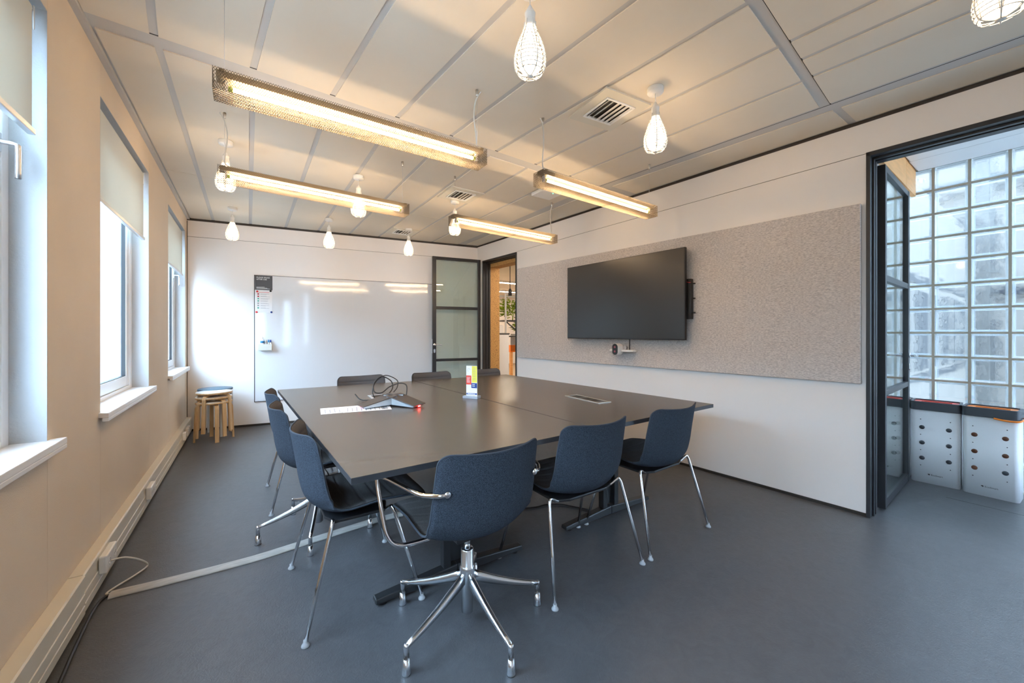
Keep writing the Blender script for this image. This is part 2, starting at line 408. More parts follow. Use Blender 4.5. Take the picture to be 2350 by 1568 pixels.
# corridor
struct(MB().box(3.60, 1.30, 0, 5.0, 1.40, 2.80), 'wall_corridor', 'wallwhite', 'white wall closing the corridor beyond the glass door', 'wall')
# office shell
m = MB(); m.box(3.30, 5.86, 0, 3.36, 13.2, 2.8).box(3.3, 13.1, 0, 11.2, 13.2, 2.8).box(11.1, 1.4, 0, 11.2, 13.2, 2.8)
c_ = MB(); c_.box(5.04, 1.26, -3.5, 11.2, 1.29, 3.2)
for z in (0.6, 1.9): c_.mat(1).box(5.04, 1.25, z, 11.2, 1.262, z+0.10)
for k in range(4): c_.mat(1).box(5.5+k*1.45, 1.25, 0.75, 6.4+k*1.45, 1.262, 1.8)
struct(c_, 'wall_exterior', ['facade', 'facadeglass'], 'outer wall of the same building seen through the glass blocks', 'facade')
m.box(5.0, 1.30, 0, 11.2, 1.40, 2.8)
struct(m, 'wall_office', 'wallwhite', 'pale wall of the office behind the far doorway', 'wall')

# ------------------------------------------------------------------ windows and blinds
def window(i, y0, y1, handle, label):
    r = thing('window_%d' % i, label, 'window', (LX, y0, ZS), 0, kind='structure')
    W = y1-y0; H = ZH-ZS; xf = -0.096
    f = MB(); d0 = xf-0.07
    for (a, b, c, d) in ((0, 0.05, 0, H), (W-0.05, W, 0, H), (0.05, W-0.05, 0, 0.05), (0.05, W-0.05, H-0.05, H)): f.box(d0, a, c, xf, b, d)
    f.build('window_frame', 'upvc', r, bevel=0.004)
    s = MB(); a0 = 0.052; b0 = W-0.052
    for (a, b, c, d) in ((a0, a0+0.075, 0.052, H-0.052), (b0-0.075, b0, 0.052, H-0.052), (a0+0.075, b0-0.075, 0.052, 0.125), (a0+0.075, b0-0.075, H-0.125, H-0.052)):
        s.box(xf-0.05, a, c, xf-0.006, b, d)
    s.build('sash', 'upvc', r, bevel=0.006)
    MB().box(xf-0.032, a0+0.07, 0.12, xf-0.022, b0-0.07, H-0.12).build('glass', 'glass', r)
    g = MB()
    for (a, b, c, d) in ((a0+0.073, a0+0.079, 0.123, H-0.123), (b0-0.079, b0-0.073, 0.123, H-0.123), (a0+0.075, b0-0.075, 0.121, 0.129), (a0+0.075, b0-0.075, H-0.129, H-0.121)): g.box(xf-0.036, a, c, xf-0.012, b, d)
    g.build('gasket', 'black_plastic', r)
    si = MB()
    si.prism([(-0.096, -0.0), (0.041, -0.045), (0.041, W+0.045), (-0.096, W)], 0.0, 0.026)
    si.prism([(0.016, -0.045), (0.041, -0.045), (0.041, W+0.045), (0.016, W+0.045)], -0.018, 0.0)
    si.build('window_sill', 'sillwhite', r, bevel=0.003)
    if handle:
        h = MB(); yy = W-0.075; zz = 1.13
        h.box(xf-0.008, yy-0.014, zz-0.035, xf+0.004, yy+0.014, zz+0.035)
        h.build('handle_rosette', 'alu', r, bevel=0.003)
        h = MB(); h.tube(smooth_path([(xf, yy, zz), (xf+0.03, yy, zz), (xf+0.043, yy, zz-0.004), (xf+0.046, yy, zz-0.02), (xf+0.046, yy, zz-0.125)], 4), 0.0085, 10)
        h.build('handle', 'alu', r)
    return r
WL = ['white framed window beyond the left edge of the view', 'white framed window nearest the viewpoint with its handle below the blind',
      'middle white framed window with a clear view out under the blind', 'white framed window nearest the whiteboard wall']
for i, (a, b) in enumerate(WIN): window(i+1, a, b, i in (1, 3), WL[i])
BL = [None, ('cream roller blind nearest the viewpoint, cut off by the photo edge', 1.985), ('cream roller blind on the middle window', 1.955), ('cream roller blind on the window nearest the whiteboard wall', 1.935)]
for i in (1, 2, 3):
    a, b = WIN[i]; zb = BL[i][1]; wd = b-a
    r = thing('roller_blind', BL[i][0], 'blind', (LX-0.022, a, zb), 0, 'cream roller blinds at the windows')
    H = ZH-zb
    MB().box(-0.0008, 0.03, 0.02, 0.0008, wd-0.06, H-0.03).build('fabric', 'blind', r)
    MB().box(-0.012, 0.026, 0.0, 0.010, wd-0.055, 0.024).build('bottom_bar', 'alu', r, bevel=0.004)
    MB().tube([(-0.022, 0.03, H-0.034), (-0.022, wd-0.05, H-0.034)], 0.021, 14).build('roller', 'alu', r)
    MB().tube([(0.0, wd-0.045, H-0.02), (0.0, wd-0.045, H-0.10), (0.0, wd-0.043, H-0.108), (0.0, wd-0.04, H-0.10), (0.0, wd-0.04, H-0.02)], 0.002, 6).build('bead_chain', 'lampwhite', r)


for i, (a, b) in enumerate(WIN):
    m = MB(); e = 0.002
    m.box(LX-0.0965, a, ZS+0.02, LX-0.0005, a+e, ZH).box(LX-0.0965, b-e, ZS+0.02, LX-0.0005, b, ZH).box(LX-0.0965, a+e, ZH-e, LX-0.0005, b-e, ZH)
    struct(m, 'trim_%d' % (11+i), 'reveal_grey', 'neutral grey reveal of window number %d from the viewpoint end' % (i+1), 'reveal')
# ------------------------------------------------------------------ trunking along the window wall
XF = LX+0.05
m = MB()
prof = [(LX+0.001, 0.02), (XF, 0.02), (XF, 0.055), (XF-0.004, 0.058), (XF-0.004, 0.060), (XF, 0.063), (XF, 0.105), (XF-0.003, 0.108), (XF-0.003, 0.158), (XF, 0.161), (XF, 0.185), (XF-0.006, 0.19), (LX+0.001, 0.19)]
def extr(m, prof, y0, y1):
    n = len(prof); m.add([(x, y0, z) for x, z in prof] + [(x, y1, z) for x, z in prof], [list(range(n)), list(range(n, 2*n))[::-1]] + [(i, i+n, (i+1) % n+n, (i+1) % n) for i in range(n)])
extr(m, prof, 2.46, 6.32)
extr(m, [(x+0.004 if x > LX+0.01 else x, z) for x, z in prof], -1.69, 2.455)
struct(m, 'trim_4', 'trunk', 'cream cable trunking along the foot of the window wall', 'trunking')
def outlet(y, ww, hh, z, label, holes, name='wall_socket', cat='socket'):
    r = thing(name, label, cat, (XF, y, z), 0)
    m = MB(); m.box(-0.001, -ww/2, -hh/2, 0.030, ww/2, hh/2); m.build('housing', 'socketwhite', r, bevel=0.006)
    for k in range(holes):
        yy = -ww/2 + ww*(k+0.5)/holes
        q = MB(); M = Matrix.Translation((0.0301, yy, 0)) @ Matrix.Rotation(PI/2, 4, 'Y')
        q.lathe([(0.0, 0.0), (0.018, 0.0), (0.018, 0.0012), (0.0155, 0.0012), (0.0155, 0.0004), (0, 0.0004)], 20, M=M)
        q.mat(1).lathe([(0.0, 0.0005), (0.0022, 0.0005), (0.0022, 0.0011), (0, 0.0011)], 8, M=M @ Matrix.Translation((0, 0.008, 0)))
        q.lathe([(0.0, 0.0005), (0.0022, 0.0005), (0.0022, 0.0011), (0, 0.0011)], 8, M=M @ Matrix.Translation((0, -0.008, 0)))
        q.build('outlet', ['socketwhite', 'black_plastic'], r)
outlet(2.735, 0.17, 0.085, 0.13, 'white double socket with the cream cable plugged in', 2)
outlet(3.76, 0.16, 0.085, 0.12, 'white triple data outlet midway along the window wall trunking', 3, 'data_outlet', 'outlet')
outlet(5.52, 0.09, 0.085, 0.12, 'white socket low on the trunking, nearer of the pair beside the stools', 1)
outlet(5.74, 0.09, 0.085, 0.12, 'white socket low on the trunking, farther of the pair beside the stools', 1)
outlet(5.86, 0.07, 0.085, 0.12, 'small white switch plate at the far end of the trunking behind the stools', 1, 'switch_plate', 'switch')

# ------------------------------------------------------------------ floor cable cover and cables
pts = [(-0.545, 2.598), (-0.277, 2.578), (0.018, 2.572), (0.278, 2.60), (0.525, 2.63), (0.70, 2.645), (0.87, 2.64)]
sp = smooth_path([(x, y, 0) for x, y in pts], 6)
sec = [(-0.034, 0.001), (-0.030, 0.006), (-0.018, 0.014), (0.0, 0.0165), (0.018, 0.014), (0.030, 0.006), (0.034, 0.001)]
vs = []; fs = []
for i, p in enumerate(sp):
    d = (sp[min(i+1, len(sp)-1)] - sp[max(i-1, 0)]).normalized(); nrm = Vector((-d.y, d.x, 0))
    for a, z in sec: vs.append(p + nrm*a + Vector((0, 0, z)))
k = len(sec)
for i in range(len(sp)-1):
    for j in range(k): fs.append((i*k+j, (i+1)*k+j, (i+1)*k+(j+1) % k, i*k+(j+1) % k))
fs.append(tuple(range(k))[::-1]); fs.append(tuple(range((len(sp)-1)*k, len(sp)*k)))
m = MB().add(vs, fs, True)
tag(m.build('floor_cable_cover', 'ductgrey'), 'grey half-round floor cable cover running from trunking under the chairs', 'cable cover')
c = smooth_path([(XF+0.031, 2.70, 0.125), (XF+0.08, 2.72, 0.115), (XF+0.13, 2.77, 0.06), (XF+0.15, 2.80, 0.012), (XF+0.12, 2.74, 0.008), (XF+0.06, 2.66, 0.008), (XF+0.035, 2.61, 0.008), (XF+0.08, 2.60, 0.006)], 7)
tag(MB().tube(c, 0.0045, 8).build('power_cable', 'cablewhite'), 'cream cable looping from the wall socket down to the floor cable cover', 'cable')
c = smooth_path([(-0.53, 2.60, 0.008), (-0.565, 2.57, 0.008), (-0.575, 2.45, 0.008), (-0.565, 2.2, 0.008), (-0.55, 1.9, 0.008), (-0.555, 1.5, 0.008), (-0.56, 0.8, 0.008)], 6)
tag(MB().tube(c, 0.0065, 8).build('floor_cable', 'black_plastic'), 'black cable lying on the floor along the cream trunking', 'cable')
c = smooth_path([(1.52, 2.28, 0.006), (1.60, 2.24, 0.006), (1.70, 2.20, 0.006), (1.78, 2.19, 0.006), (1.88, 2.12, 0.006), (1.98, 1.95, 0.006)], 6)
tag(MB().tube(c, 0.005, 8).build('under_table_cable', 'black_plastic'), 'black cable on the floor between the two table pedestals', 'cable')

# ------------------------------------------------------------------ whiteboard and what hangs on it
r = thing('whiteboard', 'large glossy white magnetic whiteboard with thin dark edge', 'whiteboard', (Q0[0], Q0[1], 0), BZ)
m = MB(); m.box(0.724, -0.012, 0.33, 1.936, -0.001, 2.016).box(1.938, -0.012, 0.33, 3.12, -0.001, 2.016); m.build('board', 'whiteboard', r)
m = MB(); m.box(0.716, -0.014, 0.324, 0.724, 0, 2.021).box(0.724, -0.014, 2.016, 3.125, 0, 2.021).box(0.724, -0.014, 0.324, 3.125, 0, 0.330).box(3.120, -0.014, 0.33, 3.125, 0, 2.016)
m.build('edge_trim', 'sign_dark', r)
R90 = (PI/2, 0, 0)
def onback(name, label, cat, s, z, group=None):
    p = FB @ Vector((s, 0, z)); return thing(name, label, cat, p, BZ, group)
r = onback('notice_sign', 'dark grey sign reading PLEASE ERASE AFTER USE on whiteboard corner', 'sign', 0.726, 1.823)
MB().box(0, -0.0145, 0, 0.20, -0.0125, 0.192).build('plate', 'sign_dark', r)
text('PLEASE ERASE\nAFTER USE', 0.025, 'lettering', 'paper', r, (0.016, -0.0147, 0.158), R90, 0.0003)
m = MB()
for k in range(3): m.box(0.016, -0.0150, 0.036-k*0.011, 0.11+0.03*k, -0.0144, 0.040-k*0.011)
m.build('small_print', 'paper', r)
r = onback('notice_sheet', 'white list sheet with coloured icons pinned below the dark sign', 'notice', 0.732, 1.52)
MB().box(0, -0.0138, 0, 0.19, -0.0125, 0.298).build('sheet', 'paper', r)
cols = ['maroon', 'maroon', 'teal', 'teal', 'print_grey', 'print_grey', 'teal']
m = MB()
for k in range(7):
    z = 0.238-k*0.031
    m.mat(['maroon', 'teal', 'print_grey'].index(cols[k])); m.box(0.022, -0.0146, z, 0.040, -0.0137, z+0.018)
m.build('icons', ['maroon', 'teal', 'print_grey'], r)
m = MB()
for k in range(7):
    z = 0.238-k*0.031
    for j in range(2): m.box(0.056, -0.0143, z+0.010-j*0.008, 0.056+[0.10, 0.07, 0.11, 0.09, 0.08, 0.1, 0.06][(k+j) % 7], -0.0137, z+0.013-j*0.008)
m.build('text_lines', 'print_grey', r)
MB().box(0.03, -0.0143, 0.268, 0.158, -0.0137, 0.273).build('heading_line', 'red', r)
def magnet(s, z, mt, label):
    p = FB @ Vector((s, -0.0140, z)); M = Matrix.Rotation(PI/2, 4, 'X')
    o = MB().lathe([(0, 0), (0.013, 0), (0.013, 0.005), (0.010, 0.008), (0, 0.008)], 18, M=M).build('magnet', mt); o.location = p; o.rotation_euler.z = BZ
    tag(o, label, 'magnet')
magnet(0.752, 1.800, 'red', 'red round magnet at the top left of the list sheet')
magnet(0.905, 1.812, 'black_plastic', 'black round magnet at the top right of the list sheet')
magnet(0.744, 1.524, 'red', 'red round magnet at the bottom left of the list sheet')
magnet(0.914, 1.526, 'navy', 'dark blue round magnet at the bottom right of the list sheet')
r = onback('marker_tray', 'small cream open box stuck on whiteboard holding cleaning bottle', 'holder', 0.772, 1.010)
m = MB(); m.box(0, -0.075, 0, 0.155, -0.013, 0.004).box(0, -0.075, 0.004, 0.155, -0.072, 0.085).box(0, -0.016, 0.004, 0.155, -0.013, 0.085).box(0, -0.072, 0.004, 0.003, -0.016, 0.085).box(0.152, -0.072, 0.004, 0.155, -0.016, 0.085)
m.build('tray_box', 'cream', r, bevel=0.002)
r = onback('spray_bottle', 'white cleaning bottle with blue label standing in the cream holder', 'bottle', 0.815, 1.0145)
m = MB(); m.lathe([(0.022, 0), (0.024, 0.004), (0.024, 0.12), (0.016, 0.142), (0.009, 0.150), (0.009, 0.158)], 20, (0, -0.044, 0)); m.build('bottle_body', 'paper', r)
m = MB(); m.lathe([(0.0246, 0.095), (0.0246, 0.125)], 20, (0, -0.044, 0)); m.build('bottle_label', 'blue', r)
m = MB(); m.lathe([(0.011, 0.158), (0.011, 0.17), (0.004, 0.176), (0.003, 0.19)], 14, (0, -0.044, 0)); m.build('cap', 'lampwhite', r)
for k, s in enumerate((0.855, 0.885, 0.908)):
    r = onback('marker_pen', ['white whiteboard marker beside the cleaning bottle', 'blue striped marker in the middle of the cream holder', 'blue capped marker at the right end of the cream holder'][k], 'marker', s, 1.0145)
    MB().lathe([(0.008, 0), (0.008, 0.10), (0.006, 0.102), (0.006, 0.105)], 12, (0, -0.04, 0)).build('barrel', 'paper', r)
    MB().lathe([(0.0086, 0.105), (0.0086, 0.135), (0.007, 0.138)], 12, (0, -0.04, 0)).build('cap', ['lampwhite', 'blue', 'navy'][k], r)

# ------------------------------------------------------------------ felt panel, screen, camera
m = MB(FR); m.hexa([(1.116,-0.032,0.894),(4.874,-0.032,0.902),(4.874,0,0.902),(1.116,0,0.894),(1.116,-0.032,2.172),(4.874,-0.032,2.127),(4.874,0,2.127),(1.116,0,2.172)])
tag(m.build('felt_wall_panel', 'panelfelt', bevel=0.003), 'wide mottled grey felt pinboard panel behind the screen', 'wall panel')
p = FR @ Vector((2.214, 0, 1.180))
r = thing('television', 'large black flat wall-mounted screen, switched off, on grey felt panel', 'television', p, RZ)
TW, TH = 1.474, 0.848
MB().box(0, -0.128, 0, TW, -0.095, TH).build('casing', 'black_plastic', r, bevel=0.004)
MB().box(0.008, -0.1295, 0.014, TW-0.008, -0.1275, TH-0.008).build('screen', 'tvscreen', r)
MB().box(TW*0.25, -0.095, TH*0.2, TW*0.75, -0.055, TH*0.75).build('rear_housing', 'black_plastic', r, bevel=0.01)
MB().box(TW*0.4, -0.056, TH*0.25, TW*0.6, -0.032, TH*0.7).build('wall_mount', 'black_metal', r)
p = FR @ Vector((3.672, 0, 1.375))
r = thing('media_box', 'slim black upright box with three pegs behind right edge of screen', 'device', p, RZ)
MB().box(0, -0.085, 0, 0.045, -0.033, 0.365).build('case', 'black_plastic', r, bevel=0.003)
for z in (0.055, 0.185, 0.32):
    MB().tube([(0.045, -0.06, z), (0.062, -0.06, z), (0.063, -0.06, z)], 0.0025, 6).tube([(0.060, -0.06, z), (0.075, -0.06, z)], 0.007, 10).build('peg', 'black_plastic', r)
MB().tube(smooth_path([(-0.01, -0.087, 0.35), (0.01, -0.089, 0.338), (0.03, -0.089, 0.33), (0.047, -0.087, 0.33)], 5), 0.003, 6).build('red_cable', 'red', r)
p = FR @ Vector((2.93, 0, 1.06))
r = thing('video_camera', 'white conference camera with oval black front below the screen', 'camera', p, RZ)
def stadium(hw, hh, n=10):
    out = []
    for k in range(n+1): a = PI*k/n; out.append((hw*math.cos(a), hh-hw+hw*math.sin(a)))
    for k in range(n+1): a = PI+PI*k/n; out.append((hw*math.cos(a), -(hh-hw)+hw*math.sin(a)))
    return out
MX = Matrix.Rotation(PI/2, 4, 'X')
m = MB(); m.prism(stadium(0.036, 0.060), 0.10, 0.185, M=Matrix.Translation((0.03, 0, 0.015)) @ MX, smooth=True); m.build('camera_body', 'socketwhite', r, bevel=0.004)
m = MB(); m.prism(stadium(0.034, 0.058), 0.185, 0.190, M=Matrix.Translation((0.03, 0, 0.015)) @ MX, smooth=True); m.build('face', 'black_plastic', r, bevel=0.002)
for z in (0.038, -0.008):
    MB().lathe([(0.012, 0), (0.012, 0.003), (0.008, 0.006), (0, 0.007)], 16, M=Matrix.Translation((0.03, -0.190, z)) @ MX).build('lens', 'lens', r)
m = MB(); m.prism([(-0.12, -0.06), (-0.11, -0.10), (-0.02, -0.13), (0.08, -0.13), (0.19, -0.10), (0.20, -0.06), (0.15, -0.045), (-0.08, -0.045)], -0.012, 0.010); m.build('wing_base', 'socketwhite', r, bevel=0.005)
MB().box(-0.0, -0.06, -0.02, 0.10, -0.032, 0.03).build('bracket', 'socketwhite', r, bevel=0.003)
MB().tube([(0.0, 0, 0), (0.0, -0.02, 0), (0, -0.03, 0)], 0.02, 16, M=Matrix.Translation((0.085, -0.07, 0.03))).build('hinge_knob', 'alu', r)
MB().tube(smooth_path([(0.125, -0.07, 0.0), (0.127, -0.07, 0.06), (0.125, -0.065, 0.125)], 4), 0.0055, 8).build('camera_cable', 'black_plastic', r)

# ------------------------------------------------------------------ doors
def door_frame(i, s0, s1, zt0, zt1, depth, label):
    m = MB(FR); wd = 0.022
    m.box(s0, -0.012, 0, s0+wd, depth, zt0).box(s1-wd, -0.012, 0, s1, depth, zt1)
    m.hexa([(s0,-0.012,zt0-0.028),(s1,-0.012,zt1-0.028),(s1,depth,zt1-0.028),(s0,depth,zt0-0.028),(s0,-0.012,zt0),(s1,-0.012,zt1),(s1,depth,zt1),(s0,depth,zt0)])
    # stepped inner rebates
    for k, dd in enumerate((0.045, 0.10)):
        e = 0.010
        m.box(s0+wd, dd, 0, s0+wd+e, dd+0.03, zt0-0.028).box(s1-wd-e, dd, 0, s1-wd, dd+0.03, zt1-0.028)
        m.hexa([(s0+wd,dd,zt0-0.04),(s1-wd,dd,zt1-0.04),(s1-wd,dd+0.03,zt1-0.04),(s0+wd,dd+0.03,zt0-0.04),(s0+wd,dd,zt0-0.028),(s1-wd,dd,zt1-0.028),(s1-wd,dd+0.03,zt1-0.028),(s0+wd,dd+0.03,zt0-0.028)])
    struct(m, 'trim_%d' % i, 'black_metal', label, 'door frame', bevel=0.002)
door_frame(5, 0.17, 1.068, 2.425, 2.425, 0.13, 'black steel frame of the far doorway')
door_frame(6, 4.898, 7.35, 2.468, 2.447, 0.20, 'black steel frame of the near right doorway')
def door_leaf(i, label, loc, rz, L, flip):
    r = thing('door_%d' % i, label, 'door', loc, rz, kind='structure')
    T = 0.022; H = 2.435
    f = MB(); st = 0.045
    f.box(0, -T, 0.008, st, T, H).box(L-st*1.3, -T, 0.008, L, T, H)
    for a, b in ((0.008, 0.07), (0.80, 0.84), (1.615, 1.66), (H-0.045, H)): f.box(st, -T*0.9, a, L-st, T*0.9, b)
    f.build('leaf_frame', 'black_metal', r, bevel=0.003)
    for a, b in ((0.07, 0.80), (0.84, 1.615), (1.66, H-0.045)): MB().box(st-0.005, -0.004, a-0.003, L-st-0.005, 0.004, b+0.003).build('glass_pane', 'doorglass', r)
    xh = L-0.03
    for sgn in (1, -1):
        h = MB(); h.tube(smooth_path([(xh, sgn*T, 1.06), (xh, sgn*(T+0.045), 1.06), (xh-0.012, sgn*(T+0.05), 1.06), (xh-0.11, sgn*(T+0.05), 1.06)], 4), 0.008, 10)
        h.lathe([(0.021, 0), (0.021, 0.006), (0.018, 0.008), (0, 0.008)], 18, M=Matrix.Translation((xh, sgn*T, 1.06)) @ Matrix.Rotation(-sgn*PI/2, 4, 'X'))
        h.build('handle', 'polished', r)
        k = MB(); k.prism(stadium(0.014, 0.03), 0, 0.005, M=Matrix.Translation((xh, sgn*T, 0.965)) @ Matrix.Rotation(sgn*-PI/2, 4, 'X'), smooth=True); k.build('lock_plate', 'polished', r)
    MB().box(L, -0.008, 0.93, L+0.003, 0.008, 1.15).build('strike_edge', 'alu', r)
    return r
door_leaf(1, 'open black framed glass door in front of the whiteboard wall', (3.135, 5.565, 0), math.atan2(0.125, -0.78), 0.79, 1)
door_leaf(2, 'open black framed glass door in the near right doorway', (3.70, 0.815, 0), math.atan2(0.045, 0.90), 0.92, 1)
# OSB lining of the far doorway
m = MB(FR); m.box(0.150, 0.13, 0, 0.192, 0.32, 2.40).box(0.150, 0.13, 2.33, 1.06, 0.32, 2.40)
m.box(-0.10, 0.32, 0, 0.150, 0.34, 2.7).box(0.15, 0.30, 2.40, 1.3, 0.32, 2.70)
struct(m, 'trim_7', 'osb', 'chipboard lining of the far doorway', 'door lining')
struct(MB(FR).box(1.046, 0.13, 0, 1.10, 0.32, 2.40), 'trim_8', 'osb', 'chipboard jamb on the right side of the far doorway', 'door lining')

# ------------------------------------------------------------------ ceiling vents, access point
def vent(c, rz, label, panel=True):
    r = thing('ceiling_vent', label, 'vent', (c[0], c[1], HC-0.0055), rz, 'square ceiling vents')
    h = 0.183
    m = MB(); g = 0.118
    for q in ((-h, -h, h, -g), (-h, g, h, h), (-h, -g, -g, g), (g, -g, h, g)): m.box(q[0], q[1], -0.010, q[2], q[3], -0.0005)
    m.build('panel', 'vent', r)
    m = MB()
    for q in ((-g, -g, g, -g+0.014), (-g, g-0.014, g, g), (-g, -g+0.014, -g+0.014, g-0.014), (g-0.014, -g+0.014, g, g-0.014)): m.box(q[0], q[1], -0.016, q[2], q[3], -0.001)
    m.build('grille_frame', 'lampwhite', r, bevel=0.002)
    MB().box(-g+0.014, -g+0.014, -0.003, g-0.014, g-0.014, -0.0006).build('duct_shade', 'gap', r)  # flat dark sheet: shade inside the duct put into the colour
    for k in range(6):
        x = -g+0.03+k*0.0345
        t = (0.020 if k < 3 else -0.020); m = MB()
        if k >= 2: x0, x1 = x, x+0.033
        else: x0, x1 = x, x+0.004
        m.hexa([(x0-0.001, -g+0.014, -0.015), (x0+0.001, -g+0.014, -0.015), (x0+0.001, g-0.014, -0.015), (x0-0.001, g-0.014, -0.015),
                (x1-0.001, -g+0.014, -0.004), (x1+0.001, -g+0.014, -0.004), (x1+0.001, g-0.014, -0.004), (x1-0.001, g-0.014, -0.004)])
        m.build('louvre', 'lampwhite', r)
vent((1.937, 1.742), -0.1, 'square ceiling vent nearest the viewpoint beside the caged pendant')
vent((1.84, 3.68), 0, 'square ceiling vent in the middle of the ceiling')
vent((1.82, 5.49), 0, 'square ceiling vent nearest the whiteboard wall')
r = thing('ceiling_sensor', 'white rectangular ceiling unit with a tiny green light', 'access point', (2.53, 3.11, HC), 0.0)
MB().box(-0.12, -0.10, -0.042, 0.12, 0.10, -0.0065).build('case', 'lampwhite', r, bevel=0.006)
MB().lathe([(0.004, 0), (0.004, -0.002)], 10, (0.02, -0.08, -0.042)).build('indicator_light', 'led_green', r)

# ------------------------------------------------------------------ pendant cage lamps
def make_pendant():
    r = thing('pendant_lamp', '', 'pendant lamp')
    # origin on the ceiling, everything hangs down
    MB().lathe([(0.046, 0.0), (0.047, -0.004), (0.046, -0.026), (0.042, -0.031), (0, -0.031)][::-1], 28).build('canopy', 'lampwhite', r)
    MB().tube([(0, 0, -0.030), (0, 0, -0.085)], 0.0022, 6).build('cord', 'lampwhite', r)
    MB().lathe([(0.005, -0.083), (0.011, -0.095), (0.021, -0.113), (0.023, -0.116), (0.023, -0.121), (0.021, -0.124), (0.0225, -0.160), (0.024, -0.172), (0.0, -0.172)][::-1], 22).build('socket_cover', 'lampwhite', r)
    prof = [(0.0235, -0.150), (0.026, -0.175), (0.036, -0.205), (0.050, -0.240), (0.061, -0.275), (0.0655, -0.305), (0.064, -0.335), (0.056, -0.358), (0.040, -0.372), (0.014, -0.377)]
    pp = smooth_path([(a, 0, b) for a, b in prof], 3)
    cg = MB()
    for k in range(6):
        a = 2*PI*k/6; cg.tube([(p.x*math.cos(a), p.x*math.sin(a), p.z) for p in pp], 0.0024, 6)
    def rad(z):
        for i in range(len(pp)-1):
            if pp[i].z >= z >= pp[i+1].z:
                t = (pp[i].z-z)/(pp[i].z-pp[i+1].z+1e-9); return pp[i].x+(pp[i+1].x-pp[i].x)*t
        return 0.06
    for z in (-0.190, -0.208, -0.226, -0.244, -0.260, -0.275, -0.290, -0.305, -0.320, -0.335, -0.349, -0.362):
        rr = rad(z); cg.tube([(rr*math.cos(2*PI*k/28), rr*math.sin(2*PI*k/28), z) for k in range(28)], 0.0018, 5, closed=True)
    for k in range(6):        # arched wires between the ribs
        a0 = 2*PI*k/6+0.06; a1 = 2*PI*(k+1)/6-0.06; am = (a0+a1)/2; L = []
        for j in range(17):
            t = j/16; a = a0+(a1-a0)*t; z = -0.365+0.165*math.sin(PI*t)**0.6
            rr = rad(z); L.append((rr*math.cos(a), rr*math.sin(a), z))
        cg.tube(L, 0.0017, 5)
    cg.build('wire_cage', 'lampwhite', r)
    MB().lathe([(0.0, -0.381), (0.012, -0.380), (0.014, -0.376), (0.0, -0.374)], 14).build('bottom_cap', 'lampwhite', r)
    b = [(0.014, -0.172), (0.022, -0.180), (0.024, -0.215), (0.028, -0.240), (0.041, -0.262), (0.050, -0.290), (0.051, -0.312), (0.044, -0.340), (0.028, -0.358), (0.0, -0.364)]
    MB().lathe([(p.x, p.z) for p in smooth_path([(a, 0, c) for a, c in b], 3)][::-1], 24).build('bulb', 'frosted', r)
    return r
PEND = [((0.97, 1.30), 'caged pendant lamp nearest the top centre of the view, its canopy cropped'),
        ((1.99, 1.43), 'caged pendant lamp between the near ceiling vent and the right wall'),
        ((2.12, 0.165), 'caged pendant lamp cropped by the top right corner of the view'),
        ((-0.144, 3.64), 'caged pendant lamp behind the left end of the middle tube light'),
        ((0.838, 3.765), 'caged pendant lamp seen behind the right half of the middle left tube light'),
        ((1.872, 3.885), 'caged pendant lamp behind the left end of the farthest tube light'),
        ((-0.158, 5.54), 'caged pendant lamp near the whiteboard wall, closest to the windows'),
        ((0.842, 5.385), 'caged pendant lamp near the whiteboard wall, middle of the three'),
        ((1.841, 5.285), 'caged pendant lamp near the whiteboard wall, closest to the glass door')]
proto = make_pendant()
for i, ((x, y), lb) in enumerate(PEND):
    o = proto if i == 0 else copy_tree(proto)
    o.location = (x, y, HC-0.006); o.rotation_euler.z = 0.35+i*0.4
    tag(o, lb, 'pendant lamp', 'white wire cage pendant lamps')
o = copy_tree(proto); o.location = (-0.10, 1.2, HC-0.006); tag(o, 'unseen caged pendant lamp added for light near the window wall', 'pendant lamp', 'white wire cage pendant lamps')  # unseen lamp at a free spot of the pendant grid, included for its light

